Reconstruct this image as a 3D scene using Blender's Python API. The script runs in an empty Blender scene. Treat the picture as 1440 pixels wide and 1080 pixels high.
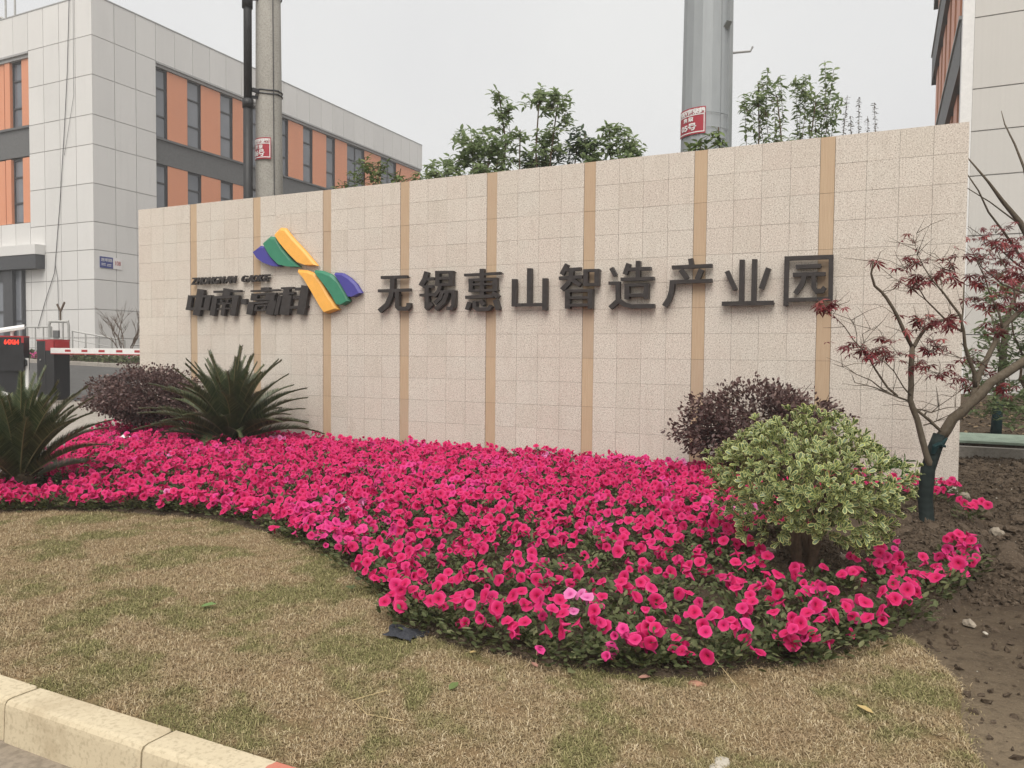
import bpy, math, random
import numpy as np
from mathutils import Vector, Matrix

random.seed(7)
rng = np.random.default_rng(11)
scene = bpy.context.scene
col = scene.collection
R = math.radians

# ---------------------------------------------------------------- camera
CAM = Vector((10.1244, -8.9515, 1.3918))
yaw, pitch, roll = -0.450742, -0.038949, 0.009583
fwd = Vector((math.sin(yaw)*math.cos(pitch), math.cos(yaw)*math.cos(pitch), math.sin(pitch)))
rgt = Vector((math.cos(yaw), -math.sin(yaw), 0))
upv = rgt.cross(fwd)
r2 = math.cos(roll)*rgt + math.sin(roll)*upv
u2 = -math.sin(roll)*rgt + math.cos(roll)*upv
cam_data = bpy.data.cameras.new('camera')
cam_data.sensor_width = 36.0
cam_data.lens = 36.0*1080.31/1440.0
cam_data.clip_start = 0.05
cam_data.clip_end = 2000
cam = bpy.data.objects.new('camera', cam_data)
col.objects.link(cam)
M = Matrix.Identity(4)
for i in range(3):
    M[i][0] = r2[i]; M[i][1] = u2[i]; M[i][2] = -fwd[i]; M[i][3] = CAM[i]
cam.matrix_world = M
scene.camera = cam

# ---------------------------------------------------------------- sky, sun, exposure
SUN_EL, SUN_AZ = R(56), R(162)          # soft light from the camera's side, high up
world = bpy.data.worlds.new('World')
scene.world = world
world.use_nodes = True
wn, wl = world.node_tree.nodes, world.node_tree.links
wn.clear()
sky = wn.new('ShaderNodeTexSky'); sky.sky_type = 'NISHITA'; sky.sun_disc = False
sky.sun_elevation = SUN_EL; sky.sun_rotation = SUN_AZ
sky.air_density = 1.0; sky.dust_density = 6.0; sky.ozone_density = 1.0
hs = wn.new('ShaderNodeHueSaturation'); hs.inputs['Saturation'].default_value = 0.12
hs.inputs['Value'].default_value = 0.10
mixw = wn.new('ShaderNodeMixRGB'); mixw.inputs[0].default_value = 0.86
mixw.inputs[2].default_value = (0.875, 0.875, 0.87, 1)
bgn = wn.new('ShaderNodeBackground'); bgn.inputs[1].default_value = 1.0
wout = wn.new('ShaderNodeOutputWorld')
wl.new(sky.outputs[0], hs.inputs['Color']); wl.new(hs.outputs[0], mixw.inputs[1])
tcw = wn.new('ShaderNodeTexCoord'); nzw = wn.new('ShaderNodeTexNoise'); nzw.inputs['Scale'].default_value = 2.2; nzw.inputs['Detail'].default_value = 4
wl.new(tcw.outputs['Generated'], nzw.inputs['Vector'])
rpw = wn.new('ShaderNodeValToRGB'); rpw.color_ramp.elements[0].color = (.955, .955, .965, 1); rpw.color_ramp.elements[1].color = (1.04, 1.04, 1.03, 1)
rpw.color_ramp.elements[0].position = .3; rpw.color_ramp.elements[1].position = .7
mlw = wn.new('ShaderNodeMixRGB'); mlw.blend_type = 'MULTIPLY'; mlw.inputs[0].default_value = 1.0
wl.new(nzw.outputs['Fac'], rpw.inputs[0]); wl.new(mixw.outputs[0], mlw.inputs[1]); wl.new(rpw.outputs[0], mlw.inputs[2])
wl.new(mlw.outputs[0], bgn.inputs[0]); wl.new(bgn.outputs[0], wout.inputs[0])
sun_data = bpy.data.lights.new('sun', 'SUN')
sun_data.energy = 2.9; sun_data.angle = R(44); sun_data.color = (1.0, 0.95, 0.88)
sun = bpy.data.objects.new('sun', sun_data); col.objects.link(sun)
sd = Vector((math.sin(SUN_AZ)*math.cos(SUN_EL), math.cos(SUN_AZ)*math.cos(SUN_EL), math.sin(SUN_EL)))
sun.rotation_euler = sd.to_track_quat('Z', 'Y').to_euler()
sun.location = sd*40
scene.view_settings.view_transform = 'Standard'
scene.view_settings.look = 'None'
scene.view_settings.exposure = 0.08
scene.view_settings.gamma = 1.0
scene.cycles.max_bounces = 5; scene.cycles.diffuse_bounces = 3; scene.cycles.glossy_bounces = 2; scene.cycles.transmission_bounces = 3; scene.cycles.volume_bounces = 0

# ---------------------------------------------------------------- traced shapes (metres, on the sign wall and for the maple limbs)
GLYPH = {'无':[[(3.786,2.418,3.784,2.46),(4.218,2.416,4.216,2.456)],[(3.739,2.235,3.738,2.276),(4.273,2.235,4.271,2.276)],[(3.944,2.429,4.018,2.424),(3.94,2.276,4.014,2.267),(3.917,2.185,3.988,2.164),(3.859,2.081,3.919,2.042),(3.735,1.997,3.784,1.949)],[(4.025,2.242,4.092,2.24),(4.028,2.019,4.095,2.04),(4.076,1.975,4.106,2.029),(4.228,1.972,4.199,2.028),(4.281,2.019,4.215,2.042),(4.28,2.076,4.215,2.078)]],'锡':[[(4.5,2.501,4.571,2.481),(4.467,2.406,4.535,2.379),(4.408,2.319,4.473,2.287)],[(4.54,2.376,4.538,2.415),(4.65,2.374,4.648,2.414)],[(4.475,2.272,4.472,2.308),(4.634,2.274,4.632,2.309)],[(4.426,2.161,4.424,2.197),(4.644,2.164,4.642,2.2)],[(4.506,2.289,4.573,2.287),(4.507,2.001,4.575,2.0)],[(4.543,1.969,4.502,2.009),(4.641,2.043,4.6,2.083)],[(4.674,2.494,4.738,2.491),(4.675,2.296,4.74,2.294)],[(4.883,2.49,4.947,2.487),(4.885,2.293,4.949,2.292)],[(4.674,2.46,4.673,2.496),(4.949,2.454,4.949,2.489)],[(4.707,2.379,4.706,2.412),(4.918,2.374,4.917,2.407)],[(4.675,2.296,4.674,2.327),(4.951,2.291,4.95,2.323)],[(4.728,2.302,4.78,2.284),(4.697,2.232,4.746,2.206),(4.636,2.174,4.678,2.141)],[(4.755,2.197,4.753,2.232),(4.988,2.197,4.986,2.232)],[(4.933,2.226,4.987,2.223),(4.93,2.036,4.984,2.022),(4.915,2.014,4.945,1.966),(4.858,2.017,4.856,1.97)],[(4.761,2.211,4.812,2.193),(4.731,2.145,4.779,2.118),(4.652,2.079,4.692,2.045)],[(4.835,2.21,4.894,2.19),(4.792,2.106,4.847,2.075),(4.664,2.002,4.708,1.963)]],'惠':[[(5.115,2.408,5.113,2.443),(5.655,2.414,5.653,2.448)],[(5.347,2.499,5.414,2.496),(5.351,2.133,5.417,2.132)],[(5.186,2.371,5.247,2.369),(5.187,2.201,5.249,2.199)],[(5.537,2.374,5.603,2.371),(5.539,2.206,5.605,2.204)],[(5.185,2.34,5.183,2.374),(5.603,2.341,5.601,2.376)],[(5.238,2.283,5.237,2.311),(5.571,2.282,5.57,2.309)],[(5.186,2.2,5.184,2.231),(5.604,2.202,5.603,2.232)],[(5.14,2.111,5.137,2.153),(5.554,2.121,5.552,2.162)],[(5.52,2.165,5.556,2.204),(5.603,2.103,5.639,2.142)],[(5.175,2.076,5.233,2.057),(5.135,1.977,5.194,1.958)],[(5.251,2.078,5.303,2.078),(5.254,1.993,5.305,2.012),(5.305,1.951,5.324,1.996),(5.5,1.951,5.473,1.996),(5.541,2.004,5.499,2.03)],[(5.345,2.078,5.391,2.101),(5.39,2.012,5.436,2.035)],[(5.549,2.082,5.606,2.096),(5.594,1.956,5.651,1.971)]],'山':[[(5.815,2.35,5.883,2.347),(5.815,2.004,5.883,2.002)],[(6.029,2.479,6.092,2.476),(6.03,2.008,6.093,2.006)],[(6.241,2.345,6.306,2.343),(6.243,1.95,6.308,1.948)],[(5.818,2.001,5.817,2.039),(6.278,1.999,6.277,2.037)]],'智':[[(6.545,2.52,6.595,2.493),(6.472,2.396,6.523,2.369)],[(6.548,2.419,6.545,2.46),(6.754,2.423,6.751,2.463)],[(6.465,2.317,6.462,2.359),(6.773,2.324,6.77,2.366)],[(6.601,2.444,6.658,2.437),(6.593,2.349,6.649,2.334),(6.564,2.286,6.612,2.254),(6.484,2.214,6.526,2.175)],[(6.626,2.293,6.656,2.333),(6.734,2.222,6.764,2.262)],[(6.787,2.431,6.846,2.427),(6.787,2.237,6.846,2.234)],[(6.932,2.431,6.991,2.428),(6.932,2.232,6.991,2.23)],[(6.789,2.402,6.787,2.436),(6.991,2.399,6.989,2.433)],[(6.791,2.232,6.79,2.268),(6.991,2.228,6.99,2.263)],[(6.551,2.194,6.616,2.191),(6.552,1.959,6.616,1.957)],[(6.85,2.19,6.913,2.187),(6.851,1.954,6.914,1.952)],[(6.55,2.161,6.549,2.194),(6.916,2.158,6.915,2.19)],[(6.586,2.074,6.585,2.107),(6.881,2.074,6.88,2.106)],[(6.587,1.984,6.586,2.018),(6.883,1.983,6.882,2.017)]],'造':[[(7.117,2.428,7.162,2.449),(7.17,2.333,7.215,2.354)],[(7.111,2.237,7.109,2.275),(7.256,2.236,7.255,2.273)],[(7.197,2.268,7.251,2.267),(7.203,2.047,7.256,2.046)],[(7.215,2.066,7.253,2.026),(7.114,1.979,7.152,1.939)],[(7.219,2.03,7.249,2.071),(7.302,1.972,7.324,2.019),(7.402,1.947,7.408,1.998),(7.68,1.946,7.678,1.997)],[(7.332,2.492,7.384,2.473),(7.286,2.362,7.338,2.343)],[(7.446,2.51,7.5,2.506),(7.447,2.296,7.501,2.293)],[(7.353,2.392,7.351,2.433),(7.63,2.392,7.628,2.432)],[(7.265,2.277,7.263,2.317),(7.67,2.274,7.668,2.314)],[(7.314,2.234,7.374,2.231),(7.314,2.06,7.374,2.058)],[(7.55,2.236,7.609,2.233),(7.55,2.057,7.609,2.055)],[(7.315,2.208,7.313,2.242),(7.61,2.206,7.609,2.239)],[(7.347,2.087,7.346,2.124),(7.582,2.086,7.581,2.122)]],'产':[[(8.063,2.503,8.117,2.511),(8.08,2.422,8.134,2.43)],[(7.879,2.393,7.876,2.436),(8.341,2.395,8.338,2.437)],[(7.957,2.37,8.002,2.399),(8.034,2.26,8.079,2.29)],[(8.192,2.392,8.247,2.367),(8.144,2.276,8.198,2.251)],[(7.86,2.225,7.857,2.268),(8.342,2.226,8.34,2.268)],[(7.859,2.26,7.918,2.251),(7.849,2.147,7.907,2.134),(7.826,2.068,7.881,2.042),(7.772,1.982,7.824,1.95)]],'业':[[(8.48,2.338,8.526,2.357),(8.577,2.126,8.623,2.146)],[(8.64,2.471,8.694,2.468),(8.643,1.996,8.697,1.994)],[(8.775,2.47,8.829,2.467),(8.775,1.994,8.828,1.991)],[(8.926,2.375,8.978,2.354),(8.853,2.148,8.905,2.127)],[(8.457,1.959,8.455,2.007),(9.015,1.96,9.013,2.007)]],'园':[[(9.117,2.484,9.165,2.48),(9.116,1.948,9.164,1.946)],[(9.118,2.44,9.116,2.484),(9.612,2.437,9.61,2.48)],[(9.564,2.477,9.61,2.474),(9.569,2.001,9.614,1.999)],[(9.146,1.989,9.144,2.03),(9.612,1.994,9.61,2.033)],[(9.237,2.343,9.235,2.388),(9.492,2.345,9.489,2.388)],[(9.207,2.261,9.205,2.303),(9.538,2.259,9.536,2.3)],[(9.302,2.276,9.35,2.26),(9.282,2.195,9.328,2.171),(9.214,2.09,9.256,2.059)],[(9.394,2.261,9.441,2.26),(9.4,2.129,9.446,2.144),(9.44,2.073,9.461,2.123),(9.516,2.074,9.492,2.123),(9.552,2.122,9.516,2.154)]],'中':[[(0.045,2.287,0.141,2.273),(-0.012,2.057,0.085,2.043)],[(0.251,2.383,0.4,2.36),(0.143,1.968,0.294,1.946)],[(0.435,2.28,0.553,2.261),(0.373,2.053,0.491,2.034)],[(0.04,2.248,0.039,2.283),(0.559,2.241,0.558,2.276)],[(-0.009,2.049,-0.009,2.085),(0.492,2.044,0.492,2.079)]],'南':[[(0.599,2.309,0.598,2.342),(1.168,2.307,1.167,2.34)],[(0.812,2.378,0.965,2.355),(0.78,2.235,0.933,2.214)],[(0.592,2.216,0.59,2.256),(1.135,2.22,1.133,2.259)],[(0.587,2.259,0.689,2.244),(0.515,1.959,0.618,1.945)],[(1.015,2.256,1.128,2.239),(0.945,1.954,1.059,1.939)],[(0.795,2.158,0.872,2.148),(0.75,1.954,0.827,1.944)],[(0.702,2.122,0.701,2.147),(0.975,2.127,0.974,2.152)],[(0.682,2.043,0.68,2.068),(0.955,2.047,0.954,2.071)],[(0.742,2.194,0.779,2.202),(0.761,2.15,0.799,2.158)],[(0.898,2.206,0.935,2.197),(0.878,2.156,0.916,2.148)]],'·':[[(1.178,2.118,1.176,2.201),(1.29,2.117,1.288,2.2)]],'高':[[(1.376,2.302,1.374,2.328),(1.938,2.305,1.937,2.331)],[(1.584,2.325,1.582,2.364),(1.754,2.326,1.752,2.365)],[(1.397,2.249,1.396,2.278),(1.879,2.247,1.878,2.276)],[(1.386,2.172,1.385,2.201),(1.852,2.168,1.852,2.197)],[(1.398,2.284,1.517,2.264),(1.373,2.182,1.492,2.164)],[(1.691,2.284,1.87,2.254),(1.666,2.18,1.845,2.152)],[(1.33,2.151,1.45,2.135),(1.291,1.963,1.411,1.947)],[(1.331,2.115,1.329,2.148),(1.89,2.126,1.888,2.159)],[(1.747,2.16,1.892,2.129),(1.682,1.964,1.828,1.935)],[(1.479,2.078,1.478,2.101),(1.718,2.082,1.717,2.105)],[(1.462,2.008,1.461,2.031),(1.696,2.009,1.696,2.032)],[(1.482,2.097,1.529,2.089),(1.46,2.019,1.507,2.011)],[(1.657,2.098,1.703,2.09),(1.635,2.016,1.681,2.008)]],'科':[[(1.981,2.327,1.979,2.356),(2.216,2.329,2.215,2.357)],[(2.036,2.353,2.149,2.335),(1.95,1.954,2.065,1.938)],[(1.954,2.243,1.952,2.271),(2.237,2.25,2.235,2.278)],[(1.928,2.237,1.996,2.224),(1.846,1.954,1.914,1.942)],[(2.121,2.239,2.195,2.228),(2.057,1.95,2.132,1.94)],[(2.376,2.377,2.517,2.354),(2.283,1.956,2.425,1.935)],[(2.252,2.303,2.251,2.343),(2.361,2.303,2.359,2.343)],[(2.216,2.178,2.214,2.223),(2.34,2.179,2.338,2.224)],[(2.155,2.028,2.15,2.07),(2.464,2.043,2.46,2.084)]]}
BLADE = {'ub':[(1.438,2.927),(1.564,2.997),(1.656,2.983),(1.775,2.841),(1.973,2.667),(1.856,2.676),(1.655,2.743),(1.526,2.825)],'ug':[(1.634,3.049),(1.766,3.129),(1.857,3.113),(2.0,2.926),(2.178,2.754),(2.339,2.645),(2.142,2.653),(1.964,2.695),(1.802,2.826),(1.711,2.941)],'uy':[(1.857,3.168),(1.965,3.246),(2.046,3.235),(2.196,3.08),(2.44,2.864),(2.654,2.653),(2.474,2.658),(2.336,2.707),(2.16,2.85),(1.965,3.038)],'ly':[(2.3,2.613),(2.474,2.593),(2.595,2.548),(2.731,2.409),(2.882,2.192),(3.049,2.009),(2.84,1.953),(2.748,2.061),(2.577,2.293),(2.405,2.514)],'lg':[(2.612,2.59),(2.748,2.576),(2.899,2.523),(3.049,2.412),(3.18,2.237),(3.246,2.124),(3.131,2.067),(3.057,2.075),(2.949,2.23),(2.815,2.38)],'lb':[(2.982,2.54),(3.114,2.529),(3.245,2.458),(3.359,2.363),(3.452,2.237),(3.327,2.184),(3.254,2.186),(3.18,2.29),(3.082,2.424)]}
MAPLE = [[[10.479,-1.947,0.509,0.03],[10.449,-1.975,0.614,0.0284],[10.375,-2.016,0.899,0.0268],[10.319,-2.054,1.059,0.0252],[10.317,-2.062,1.297,0.0236],[10.322,-2.07,1.484,0.022]],[[10.323,-2.07,1.472,0.018],[10.209,-2.159,1.717,0.0158],[10.13,-2.236,1.854,0.0136],[10.042,-2.318,1.949,0.0114],[10.016,-2.372,2.039,0.0092],[10.029,-2.406,2.127,0.007]],[[10.328,-2.068,1.473,0.018],[10.408,-1.948,1.617,0.0153],[10.55,-1.802,1.702,0.0127],[10.674,-1.666,1.747,0.01]],[[10.314,-2.048,1.047,0.01],[10.184,-2.179,1.1,0.0077],[10.077,-2.299,1.152,0.0053],[9.923,-2.442,1.197,0.003]],[[10.185,-2.153,1.099,0.008],[10.037,-2.386,1.214,0.005],[9.843,-2.642,1.319,0.002]],[[10.226,-2.111,1.087,0.011],[10.153,-2.148,1.154,0.0096],[10.057,-2.192,1.306,0.0082],[9.998,-2.22,1.424,0.0068],[9.899,-2.268,1.53,0.0054],[9.747,-2.338,1.726,0.004]],[[10.323,-2.064,1.093,0.008],[10.268,-2.169,1.158,0.0063],[10.194,-2.281,1.287,0.0047],[10.077,-2.414,1.402,0.003]],[[10.574,-1.889,0.784,0.016],[10.468,-1.955,0.888,0.014],[10.383,-2.011,0.962,0.012],[10.314,-2.059,1.042,0.01]],[[10.541,-1.885,0.736,0.05],[10.631,-1.878,0.912,0.0472],[10.728,-1.872,1.013,0.0444],[10.886,-1.831,1.203,0.0416],[11.113,-1.758,1.374,0.0388],[11.403,-1.656,1.533,0.036]],[[10.766,-1.763,1.031,0.028],[10.824,-1.656,1.26,0.0255],[10.995,-1.487,1.652,0.023],[11.159,-1.331,1.816,0.0205],[11.379,-1.146,2.019,0.018]],[[10.792,-1.712,1.156,0.022],[10.778,-1.764,1.284,0.0186],[10.702,-1.844,1.488,0.0152],[10.656,-1.906,1.735,0.0118],[10.531,-2.01,1.905,0.0084],[10.378,-2.127,2.11,0.005]],[[10.679,-1.781,1.609,0.01],[10.542,-1.916,1.714,0.008],[10.408,-2.05,1.849,0.006],[10.342,-2.151,1.96,0.004]],[[10.679,-1.781,1.609,0.01],[10.69,-1.713,1.762,0.008],[10.698,-1.642,2.015,0.006]],[[10.54,-2.077,1.451,0.003],[10.662,-1.946,1.397,0.004],[10.786,-1.813,1.387,0.005],[10.872,-1.699,1.325,0.006]],[[10.357,-2.019,0.984,0.007],[10.475,-1.982,0.958,0.0057],[10.59,-1.943,1.0,0.0043],[10.695,-1.91,1.002,0.003]],[[10.422,-1.993,0.854,0.007],[10.518,-1.862,0.883,0.005],[10.663,-1.706,0.954,0.003]],[[10.475,-1.974,0.958,0.005],[10.565,-2.004,1.048,0.0035],[10.663,-2.031,1.136,0.002]],[[10.334,-2.2,2.192,0.003],[10.317,-2.205,2.263,0.0025],[10.325,-2.198,2.357,0.002]],[[10.378,-2.127,2.11,0.005],[10.334,-2.2,2.192,0.003]],[[10.522,-2.011,1.894,0.004],[10.504,-1.985,2.059,0.003],[10.57,-1.921,2.147,0.002]],[[9.925,-2.261,1.508,0.004],[9.912,-2.262,1.62,0.003],[9.885,-2.273,1.688,0.002]],[[9.978,-2.238,1.446,0.004],[9.965,-2.276,1.575,0.003],[10.02,-2.284,1.619,0.002],[10.066,-2.3,1.596,0.001]],[[10.409,-2.012,1.852,0.004],[10.294,-2.119,1.942,0.0027],[10.165,-2.234,2.019,0.0015]],[[10.991,-1.516,1.651,0.012],[10.915,-1.469,1.889,0.0093],[10.865,-1.411,2.072,0.0067],[10.787,-1.367,2.258,0.004]],[[11.109,-1.343,1.775,0.01],[11.081,-1.309,2.015,0.0077],[11.0,-1.303,2.196,0.0053],[10.946,-1.284,2.38,0.003]]]
MTRUNK = [[10.478,-1.949,-0.033,0.056],[10.45,-1.95,0.265,0.055],[10.464,-1.933,0.494,0.054],[10.507,-1.905,0.655,0.053],[10.545,-1.881,0.771,0.052]]
MLEAF = [[10.046,-2.196,2.161,4],[10.31,-2.061,2.327,4],[10.34,-2.054,2.153,9],[10.516,-1.968,2.189,5],[10.255,-2.097,2.124,3],[10.594,-1.933,2.116,4],[10.571,-1.948,2.043,8],[10.329,-2.067,2.001,13],[10.294,-2.085,1.95,7],[10.444,-2.009,2.03,4],[10.454,-2.02,1.665,11],[10.352,-2.069,1.692,7],[10.58,-1.959,1.683,10],[10.394,-2.051,1.636,5],[9.706,-2.377,1.792,13],[9.761,-2.349,1.826,6],[9.86,-2.315,1.49,7],[9.952,-2.272,1.457,6],[10.03,-2.237,1.402,13],[10.128,-2.184,1.532,7],[10.064,-2.219,1.436,9],[10.237,-2.136,1.432,6],[10.36,-2.079,1.354,11],[10.499,-2.006,1.497,11],[10.439,-2.037,1.462,6],[10.514,-2.008,1.289,8],[10.546,-1.994,1.244,4],[10.724,-1.61,1.192,8],[10.799,-1.565,1.387,6],[10.814,-1.522,2.227,10],[10.901,-1.475,2.328,10],[10.96,-1.457,2.093,12],[10.83,-1.522,2.033,10],[11.093,-1.393,2.095,12],[10.791,-1.548,1.874,9],[10.941,-1.478,1.829,12],[11.089,-1.406,1.819,10],[10.919,-1.496,1.641,8],[11.064,-1.448,1.137,8],[10.876,-1.533,1.27,5]]
BACKTREE = [[[12.201,2.683,0.374,0.07],[12.16,2.622,0.909,0.0609],[12.064,2.547,1.701,0.0517],[11.875,2.426,2.483,0.0426],[11.568,2.239,3.062,0.0334],[11.359,2.085,3.309,0.0243],[11.199,1.953,3.518,0.0151],[10.915,1.766,3.851,0.006]],[[11.951,2.646,2.325,0.02],[11.651,2.424,2.596,0.0172],[11.417,2.236,2.933,0.0144],[11.22,2.063,3.178,0.0116],[11.096,1.924,3.419,0.0088],[10.88,1.744,3.723,0.006]],[[11.9,2.641,2.769,0.014],[11.573,2.384,3.068,0.0107],[11.238,2.121,3.307,0.0073],[10.816,1.817,3.558,0.004]],[[11.907,2.633,2.502,0.02],[11.642,2.616,3.791,0.016],[11.537,2.634,4.098,0.012],[11.424,2.646,4.364,0.008],[11.386,2.691,4.551,0.004]],[[11.972,2.545,2.316,0.014],[11.565,2.321,2.554,0.0103],[11.318,2.174,2.783,0.0067],[11.002,1.994,3.009,0.003]],[[12.018,2.556,2.053,0.014],[11.413,2.237,2.307,0.0103],[11.168,2.09,2.519,0.0067],[11.016,1.991,2.775,0.003]]]
BLEAF = [[11.195,2.08,2.82,16],[11.309,2.14,2.952,10],[11.47,2.211,2.779,16],[11.076,2.025,2.906,8],[11.397,2.168,2.605,16],[11.591,2.264,2.65,14],[11.121,2.036,2.645,10],[11.284,2.105,2.43,14],[11.561,2.234,2.302,14],[11.091,2.007,2.297,8],[11.369,2.135,2.17,12],[11.586,2.271,2.868,10]]
BEDF = [[3.496,-5.07],[3.719,-4.851],[4.343,-4.513],[5.212,-4.393],[6.047,-4.48],[6.852,-4.815],[7.517,-5.262],[8.054,-5.648],[8.426,-5.728],[8.855,-5.702],[9.177,-5.654],[9.465,-5.523],[9.623,-5.353],[9.883,-5.173],[10.086,-4.871],[10.314,-4.478],[10.509,-3.992],[10.687,-3.179],[10.794,-2.393]]

# ---------------------------------------------------------------- material helpers
class NT:
    def __init__(s, name):
        s.m = bpy.data.materials.new(name); s.m.use_nodes = True
        s.n = s.m.node_tree.nodes; s.l = s.m.node_tree.links
        s.b = s.n['Principled BSDF']; s.out = s.n['Material Output']
    def new(s, t, **kw):
        n = s.n.new(t)
        for k, v in kw.items(): setattr(n, k, v)
        return n
    def set(s, sock, v):
        if hasattr(v, 'is_output') or isinstance(v, bpy.types.NodeSocket): s.l.new(v, sock)
        else: sock.default_value = v
    def noise(s, vec, scale, detail=3, rough=.55, dist=0):
        n = s.new('ShaderNodeTexNoise'); s.l.new(vec, n.inputs['Vector'])
        n.inputs['Scale'].default_value = scale; n.inputs['Detail'].default_value = detail
        n.inputs['Roughness'].default_value = rough; n.inputs['Distortion'].default_value = dist
        return n.outputs['Fac']
    def voro(s, vec, scale, feature='F1'):
        n = s.new('ShaderNodeTexVoronoi', feature=feature); s.l.new(vec, n.inputs['Vector'])
        n.inputs['Scale'].default_value = scale
        return n
    def pos(s): return s.new('ShaderNodeNewGeometry').outputs['Position']
    def obj(s): return s.new('ShaderNodeTexCoord').outputs['Object']
    def scale(s, vec, v):
        n = s.new('ShaderNodeVectorMath', operation='MULTIPLY'); s.l.new(vec, n.inputs[0]); n.inputs[1].default_value = v
        return n.outputs[0]
    def ramp(s, fac, stops, interp='LINEAR'):
        n = s.new('ShaderNodeValToRGB'); s.l.new(fac, n.inputs[0]); cr = n.color_ramp; cr.interpolation = interp
        while len(cr.elements) < len(stops): cr.elements.new(0.5)
        for e, (p, c) in zip(cr.elements, stops):
            e.position = p; e.color = (*c, 1) if len(c) == 3 else c
        return n.outputs[0]
    def mix(s, fac, a, b, mode='MIX'):
        n = s.new('ShaderNodeMixRGB', blend_type=mode)
        s.set(n.inputs[0], fac)
        for k, v in ((1, a), (2, b)):
            s.set(n.inputs[k], (*v, 1) if isinstance(v, tuple) and len(v) == 3 else v)
        return n.outputs[0]
    def math(s, op, a, b=0.0):
        n = s.new('ShaderNodeMath', operation=op); s.set(n.inputs[0], a); s.set(n.inputs[1], b)
        return n.outputs[0]
    def rand(s):
        a = s.new('ShaderNodeObjectInfo').outputs['Random']; b = s.new('ShaderNodeNewGeometry').outputs['Random Per Island']
        return s.math('FRACT', s.math('ADD', a, b))
    def bump(s, h, strength=.3, dist=.01):
        n = s.new('ShaderNodeBump'); n.inputs['Strength'].default_value = strength; n.inputs['Distance'].default_value = dist
        s.l.new(h, n.inputs['Height']); s.l.new(n.outputs[0], s.b.inputs['Normal'])
    def fin(s, color=None, rough=.8, spec=.3, metal=0.0):
        if color is not None:
            s.set(s.b.inputs['Base Color'], (*color, 1) if isinstance(color, tuple) and len(color) == 3 else color)
        s.set(s.b.inputs['Roughness'], rough); s.b.inputs['Specular IOR Level'].default_value = spec
        s.b.inputs['Metallic'].default_value = metal
        return s.m

def plain(name, c, rough=.6, spec=.35, metal=0.0, var=.12, scale=9.0):
    t = NT(name); n = t.noise(t.pos(), scale, 5, .6)
    c0 = tuple(v*(1-var) for v in c); c1 = tuple(min(1, v*(1+var)) for v in c)
    return t.fin(t.ramp(n, [(.3, c0), (.7, c1)]), rough, spec, metal)

def leafmat(name, c0, c1, c2=None, rough=.5, spec=.35, trans=.25):
    t = NT(name); r = t.rand()
    stops = [(0, c0), (1, c1)] if c2 is None else [(0, c0), (.75, c1), (1, c2)]
    c = t.ramp(r, stops)
    t.fin(c, rough, spec)
    tr = t.new('ShaderNodeBsdfTranslucent'); t.l.new(c, tr.inputs[0])
    ms = t.new('ShaderNodeMixShader'); ms.inputs[0].default_value = trans
    t.l.new(t.b.outputs[0], ms.inputs[1]); t.l.new(tr.outputs[0], ms.inputs[2]); t.l.new(ms.outputs[0], t.out.inputs[0])
    return t.m

MAT = {}
def m_granite():
    t = NT('bush_hammered_granite'); p = t.pos()
    r = t.rand()
    base = t.ramp(r, [(0, (.615, .56, .485)), (.3, (.68, .625, .55)), (.6, (.645, .60, .53)), (.8, (.67, .605, .53)), (1, (.63, .565, .495))])
    big = t.noise(p, 1.3, 4, .6)
    base = t.mix(t.ramp(big, [(.35, (0, 0, 0)), (.75, (.55, .55, .55))]), base, (.61, .52, .455))
    v = t.noise(p, 72, 3, .75)
    c = t.mix(t.ramp(v, [(.38, (.95, .95, .95)), (.50, (0, 0, 0))]), base, (.355, .30, .25))
    c = t.mix(t.ramp(t.noise(p, 75, 2, .6), [(.55, (0, 0, 0)), (.66, (.9, .9, .9))]), c, (.80, .745, .665))
    c = t.mix(t.ramp(t.noise(p, 130, 2, .6), [(.30, (.8, .8, .8)), (.40, (0, 0, 0))]), c, (.16, .12, .10))
    st = t.noise(t.scale(p, (3.2, 3.2, .55)), 2.2, 5, .65)
    c = t.mix(t.ramp(st, [(.52, (0, 0, 0)), (.78, (.32, .32, .32))]), c, (.36, .31, .25))
    t.bump(v, .35, .004)
    return t.fin(c, .85, .25)
MAT['granite'] = m_granite()
def m_sandstone():
    t = NT('tan_sandstone'); p = t.pos(); r = t.rand()
    c = t.ramp(r, [(0, (.50, .37, .25)), (.5, (.54, .405, .27)), (1, (.485, .37, .265))])
    g = t.noise(t.scale(p, (38, 38, 1.1)), 3, 4, .6)
    c = t.mix(t.ramp(g, [(.40, (0, 0, 0)), (.72, (.55, .55, .55))]), c, (.40, .26, .17))
    return t.fin(c, .7, .3)
MAT['sandstone'] = m_sandstone()
MAT['mortar'] = plain('dark_joint_mortar', (.20, .165, .13), .95, .1)
MAT['letter'] = plain('dark_painted_letter_steel', (.036, .030, .028), .42, .4, 0, .25, 14)
MAT['yellow'] = plain('yellow_lacquer', (.80, .40, .075), .45, .4, 0, .05)
MAT['green'] = plain('green_lacquer', (.035, .20, .115), .45, .4, 0, .06)
MAT['blue'] = plain('violet_blue_lacquer', (.055, .048, .26), .45, .4, 0, .06)
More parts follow.
